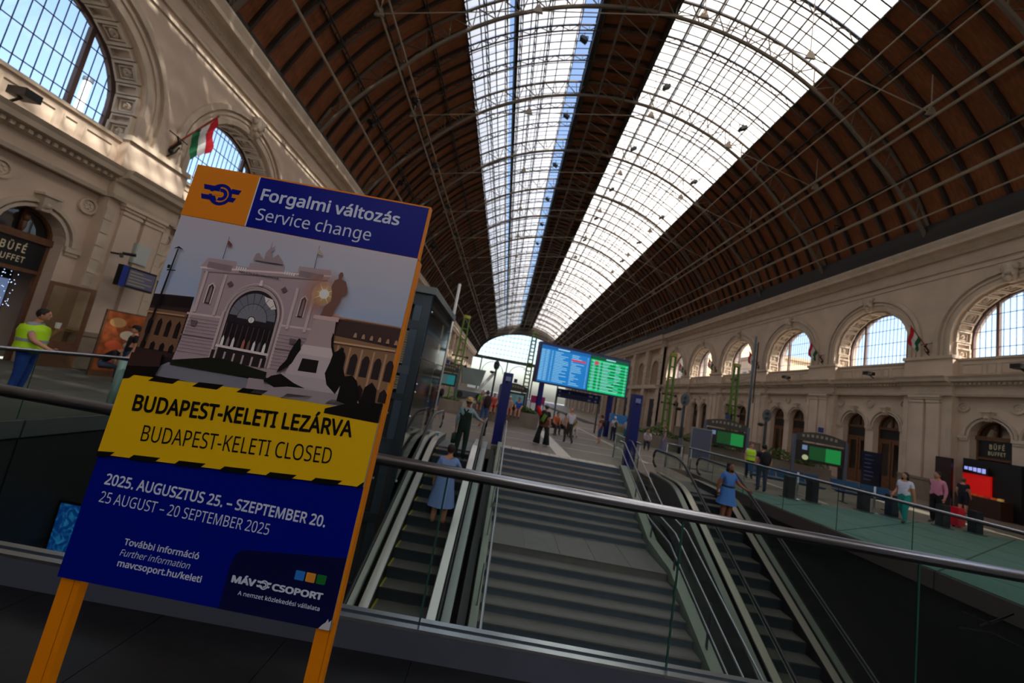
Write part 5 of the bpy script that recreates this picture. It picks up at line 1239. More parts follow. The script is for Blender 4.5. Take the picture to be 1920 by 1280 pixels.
# seated on and by the big central planter
for lb, x, y, tp, bt, hr, an in (('person in a lime green T-shirt behind the left blue pillar', -1.25, 23.82, (110, 190, 60), (60, 70, 90), (30, 20, 18), 170), ('person in red shorts on the planter rim left of the blue pillar', -.5, 23.76, (190, 80, 70), (200, 30, 40), (90, 60, 40), 185),
                              ('seated person in grey top and white cap on the planter rim', .45, 23.69, (170, 150, 150), (196, 120, 100), (220, 220, 220), 190), ('seated person in a blue T-shirt on the planter rim', 1.05, 23.65, (30, 90, 190), (190, 130, 110), (40, 26, 22), 175)):
    o = person(lb, (x, y, .47), A(an), 1.66, top=tp, bottom=bt, hair=hr, legs='short', pose=sit(.05))
for i, (lb, tp, bt, hr) in enumerate((('person in orange top on the far end of the grey bench', (206, 96, 56), (60, 50, 50), (50, 30, 26)), ('person in grey top and black trousers in the middle of the grey bench', (170, 160, 160), (30, 28, 34), (40, 26, 24)), ('person in green top with pale hat on the near end of the grey bench', (60, 110, 70), (190, 186, 180), (200, 196, 190)))):
    bx_ = i*.56+.25; person(lb, (3.0+bx_*math.cos(A(20)), 22.3+bx_*math.sin(A(20)), .06), A(200), 1.66, top=tp, bottom=bt, hair=hr, pose=sit(.1))

# ================================================================= HALL FURNITURE
def metal_bench(label, x, y, rzv, n=4, col=(60, 60, 62), group=None):
    o = empty('bench', (x, y, 0), rzv, label, 'bench', group); m = mat('bench_%d_%d_%d' % col, col, .4, .4)
    for i in range(n):
        b = MB(); b.box(i*.56, i*.56+.5, -.22, .22, .43, .46); b.build('seat', m, o)
        b = MB(); b.hexa([(i*.56, .2, .5), (i*.56+.5, .2, .5), (i*.56+.5, .23, .5), (i*.56, .23, .5), (i*.56, .32, .85), (i*.56+.5, .32, .85), (i*.56+.5, .35, .85), (i*.56, .35, .85)]); b.build('backrest', m, o)
    b = MB(); b.bar((0, 0, .4), (n*.56, 0, .4), .06); b.build('beam', GREYM, o)
    for x_ in (.3, n*.56-.35): b = MB(); b.bar((x_, 0, 0), (x_, 0, .4), .05); b.bar((x_, -.25, .02), (x_, .25, .02), .05, .03); b.build('leg', GREYM, o)
metal_bench('grey metal bench with three people beside the bald man', 3.0, 22.3, A(20), 3)
metal_bench('blue perforated metal bench behind the bollards, left one', 10.7, 16.2, A(-8), 5, (12, 70, 110)); metal_bench('blue perforated metal bench behind the bollards, right one', 14.0, 15.9, A(-8), 4, (12, 70, 110))
# departures board
BD = empty('departure_board', (2.06, 26.4, -.25), math.atan2(1.6, 6.02), 'large blue and green lit departure board on two blue posts', 'display board')
bw, z0, z1 = 6.2, 2.93, 5.2; BD.scale = (1.128,)*3
b = MB(); b.box(-.1, bw+.1, 0, .45, z0-.1, z1+.16); b.build('casing', mat('board_case', (62, 62, 110), .4), BD)
SCR = lambda n, c, e=.8: mat('lit_'+n, c, .4, emit=e)
def face(nm, x0, x1, za, zb, m, parent, y=-.004): return MB().quad((x0, y, za), (x1, y, za), (x1, y, zb), (x0, y, zb)).build(nm, m, parent)
s1 = face('display', .02, bw*.545, z0, z1, SCR('blue', (24, 116, 186), .85), BD); s2 = face('display', bw*.555, bw-.02, z0, z1, SCR('green', (6, 190, 110), .85), BD)
hb1 = SCR('pale', (150, 205, 220), .85); dk = SCR('darkgreen', (4, 110, 70), .8); dkb = SCR('darkblue', (16, 92, 160), .8)
face('header_strip', .02, bw*.545, z1-.2, z1, dkb, s1, -.006); face('header_strip', bw*.555, bw-.02, z1-.24, z1, SCR('deepgreen', (4, 80, 54), .7), s2, -.006)
b = MB(); c = MB(); d_ = MB(); rr = random.Random(3)
for i in range(19):
    z = z1-.3-i*.102
    c.quad((.03, -.008, z-.04), (.62, -.008, z-.04), (.62, -.008, z+.03), (.03, -.008, z+.03))
    for x, l in ((.05, .22), (.35, .2), (.72, .1), (.95, rr.uniform(.4, 1.0)), (2.1, rr.uniform(.3, .95)) if rr.random() > .2 else (2.1, .1), (3.2, .06)):
        b.quad((x, -.012, z-.016), (x+l, -.012, z-.016), (x+l, -.012, z+.016), (x, -.012, z+.016))
    z = z1-.34-i*.1
    if i % 2: d_.quad((bw*.56, -.008, z-.05), (bw-.04, -.008, z-.05), (bw-.04, -.008, z+.05), (bw*.56, -.008, z+.05))
    for x, l in ((3.55, .25), (4.0, .16), (4.3, rr.uniform(.35, 1.0)), (5.25, rr.uniform(.2, .5) if rr.random() > .4 else .05), (5.98, .1)):
        b.quad((x, -.012, z-.016), (x+l, -.012, z-.016), (x+l, -.012, z+.016), (x, -.012, z+.016))
b.quad((1.1, -.012, z1-.14), (1.9, -.012, z1-.14), (1.9, -.012, z1-.07), (1.1, -.012, z1-.07)); b.quad((4.5, -.012, z1-.16), (5.2, -.012, z1-.16), (5.2, -.012, z1-.08), (4.5, -.012, z1-.08))
b.build('text_rows', hb1, BD, kind='stuff'); c.build('time_cells', SCR('palerblue', (70, 140, 200), .8), s1, kind='stuff'); d_.build('row_stripes', dk, s2, kind='stuff')
face('red_row', 2.1, 3.1, z1-.66, z1-.54, SCR('red', (200, 60, 90), .8), s1, -.014); face('red_cell', 3.72, 4.0, z1-.56, z1-.34, SCR('red', (200, 60, 90)), s2, -.014)
for x in (.35, bw-1.0):
    b = MB(); b.box(x, x+.26, .1, .35, .222, z0-.1); b.build('post', NAVY, BD)
# hanging direction sign beyond it
HS = empty('direction_sign', (4.05, 29.5, 0), A(4), 'long navy hanging direction sign under the departure board', 'sign')
b = MB(); b.box(0, 3.4, 0, .15, 2.22, 2.88); b.build('panel', mat('sign_navy', (14, 30, 88), .4), HS)
face('panel_line', .05, 3.35, 2.53, 2.55, mat('sign_line', (80, 96, 140), .5), HS)
for x, z, w_ in ((.12, 2.62, .14), (.12, 2.32, .14), (.9, 2.6, .1), (2.5, 2.62, .3), (3.0, 2.62, .2), (3.0, 2.3, .14), (2.45, 2.3, .22)): face('pictogram', x, x+w_, z, z+.14, mat('sign_symbol', (150, 170, 210), .5), HS, -.006)
for x in (.0, 3.3):
    b = MB(); b.box(x, x+.1, .02, .12, 0, 2.3); b.build('post', GREYM, HS)
# blue pillars at the stair head
def totem(label, x, y, h, w_=.36):
    o = empty('blue_pillar', (x, y, 0), A(3), label, 'pillar')
    b = MB(); b.box(-w_/2, w_/2, -.14, .14, 0, h); b.build('column', NAVY, o)
    b = MB(); b.box(-.08, .11, -.15, -.14, h-.3, h-.14); b.build('number_plate', mat('plate_pale', (130, 150, 196), .4), o)
    b = MB(); b.ball((.0, -.17, h-.34), .05, n=8, m=4); b.build('camera_dome', DARKIRON, o)
totem('tall navy blue pillar at the left end of the stair head', .06, 14.45, 2.66); totem('tall navy blue pillar at the right end of the stair head', 4.98, 14.45, 2.72)
# green lattice masts
def mast(label, x, y, h, lean=0, sc=1.0, rzv=.25):
    o = empty('lattice_mast', (x, y, 0), rzv, label, 'mast', None)
    for s in (-1, 1):
        b = MB(); b.bar((s*.34*sc, 0, 0), (s*.24*sc, 0, h), .13*sc, .16*sc); b.build('upright', GREENP, o)
    n = int(h/.95)
    for i in range(n+1):
        z = h*i/n; w2 = .34-.1*i/n; b = MB(); b.bar((-w2*sc, 0, z), (w2*sc, 0, z), .12*sc); b.build('rung', GREENP, o)
    b = MB(); b.box(-.3*sc, .3*sc, -.12, .12, h, h+.28); b.build('cap', mat('mast_cap', (150, 150, 60), .6), o)
    for z in (h*.45, h*.55):
        b = MB(); b.bar((-.6*sc, 0, z), (.7*sc, 0, z), .08); b.ball((.7*sc, 0, z), .13, n=6, m=4); b.ball((-.6*sc, 0, z), .1, n=6, m=4); b.build('insulator_arm', DARKIRON, o)
mast('bright green lattice mast by the left wall near the lift', -4.45, 34.0, 7.7)
mast('green lattice mast standing in front of the far glazed arch', 5.2, 96.0, 17.5, sc=2.2)
mast('green lattice mast at the far end of the right hedge', 14.3, 33.5, 7.6)
mast('green lattice mast behind the left platform screen on the right', 19.7, 33.0, 7.6)
# grey lamp post and signals
o = empty('lamp_post', (19.2, 30.0, 0), 0, 'tall slim grey post with brackets in front of the right arches', 'post')
b = MB(); b.tube([(0, 0, 0), (0, 0, 9.8)], .09, 8); b.build('pole', SIGNAL, o, True)
b = MB(); b.tube([(.3, .1, 4.5), (.3, .1, 9.4)], .05, 6); b.build('thin_pole', DARKIRON, o); b = MB(); b.bar((0, 0, 9.0), (.3, .1, 9.3), .05); b.bar((0, 0, 6.5), (-1.4, 0, 5.8), .03); b.build('bracket', SIGNAL, o)
def signal(label, x, y, h=4.0):
    o = empty('railway_signal', (x, y, 0), A(-20), label, 'signal')
    b = MB(); b.tube([(0, 0, 0), (0, 0, h-.9)], .09, 8); b.build('pole', mat('signal_pole', (50, 56, 62), .5, .3), o, True)
    b = MB(); n = 20
    prof = [(.27*math.cos(2*pi*i/n), h-.5+.42*math.sin(2*pi*i/n)) for i in range(n)]; b.prism([(a, -.1, z) for a, z in prof], (0, .05, 0)); b.build('backboard', SIGNAL, o)
    for z in (h-.68, h-.36): b = MB(); b.tube([(0, -.12, z), (0, -.28, z)], .09, 10); b.build('lens_hood', BLACK, o)
    b = MB(); b.ball((-.32, -.1, h-1.15), .2, .2, .12, 10, 6); b.bar((-.3, -.1, h-1.1), (0, 0, h-1.1), .04); b.build('loudspeaker', DARKIRON, o, True)
    b = MB(); b.box(-.12, .12, -.12, .12, .4, 1.0); b.build('relay_box', GREYM, o)
    return o
signal('grey railway signal with oval head left of the grey panel', 11.85, 25.2); signal('grey railway signal with oval head between the two right platform screens', 17.8, 25.9, 3.97)
signal('grey railway signal with oval head above the left blue pillar', -1.0, 33.5, 4.5)
# planters with hedges
def planter(label, pts, h, depth, hedge=.55):
    a = Vector((*pts[0], 0)); b_ = Vector((*pts[1], 0)); L = (b_-a).length
    o = empty('planter', a, math.atan2(b_.y-a.y, b_.x-a.x), label, 'planter')
    b = MB(); b.box(0, L, 0, .18, 0, h); b.box(0, L, depth-.18, depth, 0, h); b.box(0, .18, .18, depth-.18, 0, h); b.box(L-.18, L, .18, depth-.18, 0, h); b.build('concrete_box', CONC, o)
    b = MB(); b.box(.18, L-.18, .18, depth-.18, h-.25, h-.08); b.build('soil', SOIL, o)
    b = MB(); r_ = random.Random(int(L*10))
    for i in range(int(L*depth*380)):
        x, y = r_.uniform(.1, L-.1), r_.uniform(.1, depth-.1); z = h-.1+r_.random()**.7*hedge*(.75+.3*math.sin(x*2.7)); s = r_.uniform(.04, .09); a1 = r_.uniform(0, 6.28); t = r_.uniform(-.8, .8)
        dx, dy = math.cos(a1)*s, math.sin(a1)*s
        b.quad((x-dx, y-dy, z-t*s), (x+dy*.5, y-dx*.5, z), (x+dx, y+dy, z+t*s), (x-dy*.5, y+dx*.5, z+.02))
    b.build('foliage', LEAF, o, kind='stuff')
planter('concrete planter box with a low hedge and people sitting on its rim', ((-1.75, 23.75), (2.35, 23.45)), .88, 2.4, .45)
planter('long concrete planter with a green hedge below the right wall', ((8.2, 27.4), (19.6, 22.6)), .82, 1.5, .75)
planter('low concrete planter at the left of the hall behind the lift tower', ((-6.4, 24.5), (-2.6, 24.3)), .8, 1.4, .2)
# platform information screens
def pscreen(label, x, y, rzv, w_=2.3, h=2.45, num=True, scr=((10, 70, 30), (16, 130, 60))):
    o = empty('platform_screen', (x, y, 0), rzv, label, 'display')
    for s in (0, w_):
        b = MB(); b.box(s-.07, s+.07, -.06, .08, 0, h); b.build('post', mat('screen_post', (84, 92, 110), .4, .4), o)
    b = MB(); n = 12
    top = [(w_*i/n, h+.05+.22*math.sin(pi*i/n)) for i in range(n+1)]
    b.prism([(x_, 0, z) for x_, z in top]+[(w_, 0, h-.28), (0, 0, h-.28)], (0, .06, 0)); b.build('arched_head', mat('screen_head', (58, 56, 52), .5), o)
    b = MB()
    for i in range(8): b.box(w_*.15+i*w_*.09, w_*.15+i*w_*.09+.11, -.01, .0, h-.12+.1*math.sin(pi*(i+1.5)/10), h+.03+.1*math.sin(pi*(i+1.5)/10))
    b.build('head_cutouts', mat('screen_cutout', (150, 140, 120), .6), o, kind='stuff')
    b = MB(); b.box(.1, w_-.1, -.04, .1, h-1.35, h-.36); b.build('casing', BLACK, o)
    face('display', w_*.30, w_*.62, h-1.22, h-.5, SCR('scr%d' % scr[0][1], scr[0], .5), o, -.045); face('display', w_*.62, w_-.22, h-1.22, h-.5, SCR('scr%d' % scr[1][1], scr[1], .6), o, -.045)
    face('number_field', w_*.16, w_*.26, h-.75, h-.5, mat('number_pale', (130, 160, 200), .5, emit=.3), o, -.045)
    b = MB(); b.box(w_/2-.12, w_/2+.12, -.02, .04, h+.3, h+.58); b.build('platform_number', NAVY, o)
    return o
pscreen('platform screen with green display in the planter, left of the two on the right', 12.9, 24.3, A(-22), 2.35, 2.4)
o = pscreen('platform screen with green display and round clock, right of the two in the planter', 16.3, 21.3, A(-22), 2.3, 2.5)
b = MB(); b.lathe([(.14, 0), (.14, .02)], (0, 0, 0), 20); c = b.build('clock_face', mat('clock_pale', (190, 200, 150), .5, emit=.4), o); c.matrix_local = Matrix.Translation((.52, -.06, 1.35)) @ Matrix.Rotation(pi/2, 4, 'X')
pscreen('platform screen with grey display behind the planter right of the left blue pillar', -.3, 27.5, A(3), 2.0, 2.35, scr=((66, 96, 96), (70, 100, 104)))
pscreen('platform screen with teal display behind the lift tower', -5.6, 29.0, A(8), 2.0, 2.9, scr=((16, 96, 106), (20, 110, 116)))
# grey panel, machines, bollards
o = empty('free_standing_panel', (9.0, 18.1, 0), A(-6), 'blank grey free-standing board with metal frame behind the right balustrade', 'board')
b = MB(); b.box(.04, .9, 0, .05, .5, 1.86); b.build('board', mat('panel_slate', (84, 90, 112), .5), o)
b = MB(); b.box(0, .94, .0, .06, 1.86, 1.9); b.box(0, .04, 0, .06, 0, 1.86); b.box(.9, .94, 0, .06, 0, 1.86); b.build('frame', STEEL, o)
b = MB(); b.box(-.1, .3, -.2, .25, 0, .04); b.box(.65, 1.05, -.2, .25, 0, .04); b.build('foot', GREYM, o)
o = empty('ticket_machine', (7.5, 26.0, 0), A(-5), 'blue-topped ticket machine left of the right blue pillar', 'machine')
b = MB(); b.box(0, 1.5, 0, .5, 0, 1.2); b.build('cabinet', mat('machine_white', (170, 170, 160), .5), o); b = MB(); b.box(-.1, 1.6, -.05, .55, 1.2, 1.75); b.build('header', mat('machine_blue', (40, 120, 190), .4), o); face('screen', .4, 1.1, .6, 1.0, mat('machine_screen', (120, 130, 90), .4), o)
bcols = [(10.9, 14.3), (11.75, 14.3), (13.8, 14.45), (14.7, 14.3), (16.3, 14.05), (17.3, 13.9)]
desc = ['leftmost, behind the navy-shirted man', 'second from the left', 'third from the left', 'third from the right', 'beside the red suitcase', 'rightmost of all']
for (x, y), ds in zip(bcols, desc):
    o = empty('bollard', (x, y, 0), 0, 'dark grey square bollard at the edge of the green paving, '+ds, 'bollard', 'bollards along the green paving')
    b = MB(); b.box(-.13, .13, -.13, .13, .03, .78); b.build('shaft', mat('bollard_dark', (34, 36, 42), .4), o)
    b = MB(); b.box(-.2, .2, -.2, .2, 0, .03); b.build('base_plate', GREYM, o)
for x, lb in ((11.35, 'between the two left bollards'), (14.25, 'beside the third bollard')):
    o = empty('barrier_post', (x, 14.5, 0), 0, 'slim steel barrier post '+lb, 'post'); b = MB(); b.tube([(0, 0, .02), (0, 0, .95)], .035, 8); b.build('shaft', STEEL, o, True); b = MB(); b.lathe([(.16, 0), (.15, .025), (.03, .04)], n=14); b.build('base', STEEL, o)
# red suitcase
o = empty('suitcase', (17.7, 14.8, 0), A(20), 'bright red wheeled suitcase behind the man in the pink shirt', 'suitcase')
b = MB(); b.hexa([(-.26, -.14, .06), (.26, -.14, .06), (.26, .14, .06), (-.26, .14, .06), (-.24, -.13, .72), (.24, -.13, .72), (.24, .13, .72), (-.24, .13, .72)]); b.build('shell', mat('suitcase_red', (226, 20, 50), .35), o)
b = MB(); b.tube([(-.12, .12, .72), (-.12, .12, 1.0), (.12, .12, 1.0), (.12, .12, .72)], .012, 5); b.build('handle', GREYM, o)
for x in (-.2, .2):
    b = MB(); b.tube([(x-.02, 0, .04), (x+.02, 0, .04)], .04, 8); b.build('wheel', BLACK, o)
# snack counter in the right buffet arch
CT = empty('snack_stand', (25.5, 20.4, 0), 0, 'red snack stand with screen menu and food shelves under the right buffet sign', 'stand')
b = MB(); b.box(1.1, 1.75, -.9, 1.6, 0, 2.9); b.build('back_wall', mat('stand_black', (20, 18, 20), .6), CT)
b = MB(); b.box(.98, 1.08, .25, 1.5, .75, 2.1); b.build('red_panel', mat('stand_red', (214, 20, 16), .5, emit=.35), CT)
b = MB(); b.box(.9, .96, .3, 1.45, 2.1, 2.55); sc1 = b.build('menu_screen', BLACK, CT)
b = MB()
for i in range(5): b.quad((.89, .4+i*.2, 2.2+.02*i), (.89, .56+i*.2, 2.2+.02*i), (.89, .56+i*.2, 2.45), (.89, .4+i*.2, 2.45))
b.build('menu_text', mat('menu_glow', (150, 160, 230), .4, emit=.9), sc1, kind='stuff')
b = MB(); b.box(.3, .95, -.7, 1.3, 0, .95); b.build('counter', mat('counter_wood', (60, 30, 22), .5), CT)
rr = random.Random(5)
for k in range(12):
    c_ = rr.choice([(224, 150, 60), (214, 90, 40), (230, 200, 110), (200, 50, 40)]); cn = {150: 'orange', 90: 'brick red', 200: 'yellow', 50: 'dark red'}[c_[1]]; o = MB().box(-.06, .06, -.07, .07, 0, rr.uniform(.06, .14)).build('snack_pack', mat('snack_%d' % c_[1], c_, .5, emit=.15), loc=(25.5+.45+.25*(k % 2), 19.85+k*.13, .95))  # packs glow faintly: counter light put into their colour
    tag(o, 'small '+cn+' food pack, %s in the %s row on the red snack stand counter' % (ORD[k//2].replace('nearest', 'first'), 'back' if k % 2 else 'front'), 'food', 'food packs on the right snack counter')
b = MB(); b.box(.35, .5, 1.55, 2.35, 0, 2.75); b.build('side_poster', mat('poster_dark_red', (44, 20, 24), .4), CT)
# dark info column left of the buffet pier
o = empty('info_column', (22.6, 23.3, 0), A(-70), 'dark navy information column with pale lettering rows before the right wall', 'display')
b = MB(); b.box(-.45, .45, -.1, .1, 0, 2.3); b.build('casing', mat('column_navy', (16, 18, 40), .3), o)
b = MB()
for i in range(7): b.quad((-.3, -.105, 2.05-i*.24), (-.3+rr.uniform(.2, .5), -.105, 2.05-i*.24), (-.3+.4, -.105, 2.1-i*.24), (-.3, -.105, 2.1-i*.24))
b.build('pale_rows', mat('column_rows', (90, 96, 150), .5), o, kind='stuff')
o = empty('litter_bin', (23.6, 26.4, 0), 0, 'litter bin with a round blue lid before the wooden doors', 'bin'); b = MB(); b.lathe([(.22, 0), (.24, .9)], n=12); b.build('drum', DARKIRON, o); b = MB(); b.ball((0, 0, .98), .27, .27, .2, 12, 6); b.build('lid', mat('bin_blue', (30, 90, 170), .4), o, True)
# left wall side: display, box, camera, brown poster, buffet interior
o = empty('wall_screen', (-15.0, 14.85, 3.68), 0, 'flat information screen on a bracket on the left pilasters', 'display')
b = MB(); b.box(-.08, .12, -.72, .66, -.42, .38); b.build('casing', BLACK, o); face2 = MB().quad((.125, -.45, -.34), (.125, .62, -.34), (.125, .62, .3), (.125, -.45, .3)); face2.build('display', mat('screen_violet', (74, 72, 96), .3, emit=.25), o)
MB().quad((.125, -.72, -.42), (.125, -.5, -.42), (.125, -.5, .38), (.125, -.72, .38)).build('blue_end', mat('screen_blue_end', (16, 40, 120), .4, emit=.12), o)
b = MB()
for i, l in enumerate((.5, .9, .6, .95, .7)): b.quad((.13, -.4, .2-i*.12), (.13, -.4+l, .2-i*.12), (.13, -.4+l, .225-i*.12), (.13, -.4, .225-i*.12))
b.build('text_rows', mat('screen_yellow_rows', (140, 130, 60), .4, emit=.3), o, kind='stuff'); b = MB(); b.bar((-.1, 0, 0), (-.8, 0, 0), .12); b.build('bracket', DARKIRON, o)
o = empty('security_camera', (-15.25, 14.3, 4.5), 0, 'black twin security camera on the left pilaster above the screen', 'camera'); b = MB(); b.tube([(0, 0, 0), (.28, .25, .05)], .06, 8); b.build('body', BLACK, o); b = MB(); b.tube([(0, 0, -.12), (.28, -.3, -.1)], .06, 8); b.build('body', BLACK, o); b = MB(); b.bar((-.42, 0, -.05), (0, 0, -.05), .06); b.build('arm', DARKIRON, o)
o = empty('wall_cabinet', (-15.80, 15.40, 4.75), 0, 'pale grey box fixed on the left pilasters above the screen', 'box'); b = MB(); b.box(-.1, .18, -.3, .3, -.42, .4); b.build('case', mat('cabinet_pale', (186, 190, 184), .5), o); b = MB(); b.box(.18, .2, -.27, .27, -.39, .37); b.build('door', mat('cabinet_pale', (186, 190, 184)), o)
pm = mat('poster_orange', (150, 74, 30), .5, var=.8, scale=3)
o = empty('poster_stand', (-13.6, 13.6, 0), A(62), 'tall brown and orange food poster stand by the left pilaster', 'poster'); b = MB(); b.box(-.55, .55, 0, .12, 0.0, 2.3); b.build('frame', WOOD, o); face('poster', -.5, .5, .2, 2.25, pm, o)
for k, (u, v, c_) in enumerate(((-.2, 1.9, (196, 150, 96)), (.15, 1.5, (214, 196, 170)), (-.15, 1.1, (190, 80, 40)), (.1, .7, (226, 206, 180)), (-.2, .45, (160, 60, 30)))):
    b = MB(); b.poly([(u+.22*math.cos(2*pi*i/12), -.006, v+.17*math.sin(2*pi*i/12)) for i in range(12)]); b.build('printed_shape', mat('poster_shape_%d' % k, c_, .5), o)
o = empty('open_door_leaf', (-15.95, 13.0, 0), A(-35), 'open brown glazed door leaf beside the left buffet entrance', 'door')
b = MB()
for q in ((0, .12, 0, 2.9), (1.0, 1.12, 0, 2.9), (.12, 1.0, 0, .9), (.12, 1.0, 2.78, 2.9)): b.box(0, .06, q[0], q[1], q[2], q[3])
b.build('frame', WOOD, o); MB().quad((.03, .12, .9), (.03, 1.0, .9), (.03, 1.0, 2.78), (.03, .12, 2.78)).build('pane', glassmat('amber_glass', (.7, .66, .56), 1), o); b = MB(); b.bar((.1, .3, 1.3), (.1, .9, 1.3), .04); b.build('push_bar', mat('brass', (150, 110, 60), .3, .9), o)
o = empty('shop_shelves', (-17.1, BUF_L, 0), 0, 'lit food shelves and string of small lights inside the left buffet', 'shelves')
b = MB(); b.box(-.5, -.4, -.9, .9, 0, 3.0); b.build('back_panel', mat('shop_back', (40, 30, 30), .7), o)
for z in (.9, 1.5, 2.0):
    b = MB(); b.box(-.4, .0, -.85, .3, z, z+.05); b.build('shelf', mat('shelf_red', (120, 24, 20), .5, emit=.15), o)  # shelf lighting put into the red as a faint glow
b = MB(); b.box(-.4, -.3, .35, .8, .8, 2.7); b.build('cool_light_panel', mat('cool_panel', (120, 140, 180), .4, emit=.5), o)
b = MB(); rr = random.Random(2)
for k in range(60): b.ball((.3, rr.uniform(-.3, .55), rr.uniform(1.6, 2.95)), .014, n=4, m=2)
b.build('light_string', mat('string_light', (190, 210, 255), .4, emit=3), o, kind='stuff')
for k in range(9):
    c_ = [(220, 170, 60), (200, 60, 40), (230, 220, 190)][k % 3]; q = MB().box(-.06, .06, -.08, .08, 0, .15+.04*(k % 2)).build('snack_pack', mat('snack2_%d' % c_[1], c_, .5, emit=.35), loc=(-17.3, BUF_L-.75+(k % 3)*.35, [.95, 1.55, 2.05][k//3])); tag(q, 'small food pack, %s on the %s shelf in the left buffet' % (('first', 'second', 'third')[k % 3], ('lowest', 'middle', 'top')[k//3]), 'food', 'food packs in the left buffet')  # packs carry a glow of their own in place of shop light
# flags on the piers
def flag(X, s, y, z, label, ysg=1, sc_f=1):
    o = empty('flag', (X, y, z), 0, label, 'flag', None); o.scale = (sc_f,)*3
    p0 = Vector((0, 0, 0)); p1 = Vector((-s*1.5, ysg*.15, 1.9))
    b = MB(); b.tube([p0, p1], .03, 6); b.build('pole', mat('flag_pole_red', (150, 40, 40), .5), o)
    b = MB(); b.tube([(0, 0, -.1), (-s*.35, 0, .25), (-s*.2, 0, .55)], .05, 5); b.tube([(-s*.2, -.4, .55), (-s*.25, .45, .5)], .025, 5); b.ball((-s*.1, 0, -.15), .1, n=6, m=4); b.ball((-s*.35, 0, .3), .09, n=6, m=4); b.tube([(0, 0, -.4), (-s*.3, 0, -.15), (-s*.42, 0, .1)], .03, 5); b.build('iron_bracket', DARKIRON, o)
    d = (p1-p0).normalized(); cols = ((190, 24, 40), (214, 214, 214), (20, 96, 60))
    for k in range(3):
        b = MB(); n = 5; a0 = p0+d*(2.35-k*.42); a1 = p0+d*(2.35-(k+1)*.42); rows = []
        for i in range(n+1):
            dr = i/n; rows.append((a0+Vector((.05*math.sin(i*1.7)+s*.1*dr, .06*math.sin(i*2+k)+.3*dr*ysg, -1.5*dr*(1-.12*k))), a1+Vector((.05*math.sin(i*1.5+1)+s*.1*dr, .05*math.cos(i*2+k)+.3*dr*ysg, -1.35*dr*(1-.12*k)))))
        for i in range(n): b.quad(rows[i][0], rows[i][1], rows[i+1][1], rows[i+1][0])
        b.build('stripe', cloth(cols[k]), o, True)
flag(XL, -1, 15.3, 9.5, 'drooping red, white and green flag on the left wall pier')
for i, nm in enumerate(('nearest', 'second', 'third', 'fourth', 'fifth')):
    flag(XR, 1, CRgt[3+i]+4.1, 9.35, 'red, white and green flag on the right wall, %s of the five' % nm, sc_f=.78)
for X, s, Cs in ((XL, -1, CLft[2:5]), (XR, 1, CRgt[3:7])):
    for i, c in enumerate(Cs):
        o = empty('floodlight', (X-s*.45, c-.6, 7.95), 0, 'small black floodlight on the %s wall ledge below the %s arched window' % ('left' if s < 0 else 'right', ORD[i]), 'lamp'); inst(flr, o); b = MB(); b.bar((0, 0, -.1), (s*.4, 0, -.32), .05); b.build('bracket', DARKIRON, o)
for y in (22.8, 23.9, 31.2):
    pass
# trains / track end pieces beyond: white service machine near the left
o = empty('track_machine', (-4.6, 52.0, 0), A(10), 'white track service machine with a glazed cab left of the signal', 'machine')
b = MB(); b.hexa([(-1.2, -1, 1.9), (1.2, -1, 1.9), (1.2, 1, 1.9), (-1.2, 1, 1.9), (-1.6, -1.2, 4.1), (1.6, -1.2, 4.1), (1.6, 1.2, 4.1), (-1.6, 1.2, 4.1)]); b.build('cab', mat('cab_grey', (130, 144, 142), .4), o)
b = MB(); b.bar((1.2, 0, 1.4), (3.0, 0, 4.2), .4); b.bar((-1.8, 0, 1.3), (2, 0, 1.3), .5); b.build('arm', WHITE, o); b = MB(); b.box(-2, 2, -1, 1, .2, 1.0); b.build('chassis', GREYM, o)
for x in (-1.3, 1.3):
    b = MB(); b.tube([(x, -1.1, .45), (x, 1.1, .45)], .45, 12); b.build('wheel', BLACK, o)
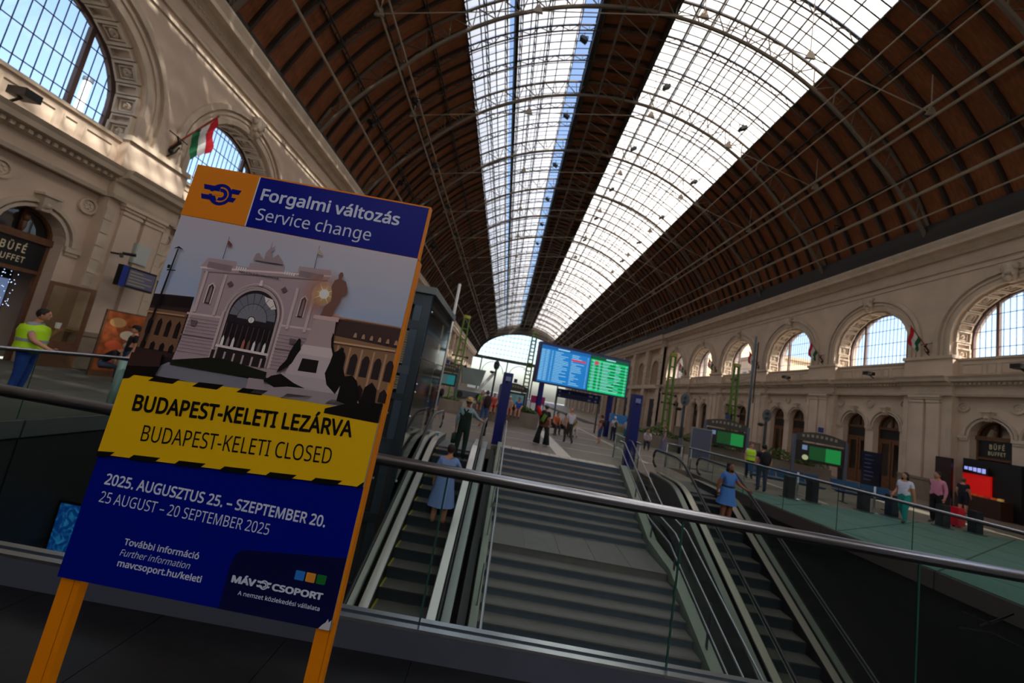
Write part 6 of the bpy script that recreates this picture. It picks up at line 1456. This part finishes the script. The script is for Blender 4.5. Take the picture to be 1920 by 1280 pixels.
# pink banner by the central planter
o = empty('pink_banner', (1.95, 27.0, 0), 0, 'small magenta banner behind the backpack woman', 'banner'); b = MB(); b.box(0, 1.0, 0, .04, 1.5, 2.0); b.build('cloth', cloth((190, 40, 120)), o); b = MB(); b.tube([(.05, .02, 0), (.05, .02, 2.0)], .025, 6); b.build('pole', GREYM, o); b = MB(); b.tube([(.95, .02, 0), (.95, .02, 2.0)], .025, 6); b.build('pole', GREYM, o)
# tracks side: platform edge and rails down the hall
for x0, x1 in ((9.6, 11.4), (-6.5, -4.9)):
    b = MB(); b.box(x0, x1, 44, 165, 0, .02); b.build('trackbed', mat('track_dark', (50, 44, 40), .9), fl2)
# outside world
g = MB(); g.quad((-400, -200, -5), (400, -200, -5), (400, 700, -5), (-400, 700, -5)); g.build('ground_outside', mat('ground_out', (150, 144, 134), .9), kind='structure')
def bld(label, x0, x1, y0, y1, h, rgb, group=None):
    o = empty('building', ((x0+x1)/2, (y0+y1)/2, -5), 0, label, 'building', group); hx, hy = (x1-x0)/2, (y1-y0)/2
    b = MB(); b.box(-hx, hx, -hy, hy, 0, h+5); b.build('wall', mat('bld_%d' % rgb[0], rgb, .9), o)
    b = MB(); b.box(-hx-.4, hx+.4, -hy-.4, hy+.4, h+5, h+5.7); b.build('roof', mat('bld_roof_%d' % rgb[1], tuple(int(v*.8) for v in rgb), .9), o)
    for k in range(int(2*hy//4)):
        for zz in range(8, int(h+4), 4):
            b = MB(); b.box(-hx-.05, -hx+.05, -hy+1+k*4, -hy+2.4+k*4, zz, zz+2); b.build('window', mat('bld_window', (110, 110, 112), .3), o)
bld('ochre town building seen through the third right window', 58, 70, 84, 108, 20, (236, 204, 160)); bld('pale yellow town building seen through the far right windows', 58, 72, 112, 190, 30, (250, 226, 184)); bld('cream town building seen low through the second right window', 70, 86, 56, 76, 18.5, (214, 196, 176))
bld('grey block seen through the nearest right window', 74, 92, 44, 55, 18, (190, 190, 190))
o = empty('chimney', (-42, 32.0, 0), 0, 'tall white chimney seen through the nearest left window', 'chimney'); b = MB(); b.lathe([(.42, -5), (.28, 22.5)], n=14); b.build('shaft', WHITE, o, True); b = MB(); b.lathe([(.36, 22.5), (.36, 22.8)], n=14); b.build('cap', GREYM, o)
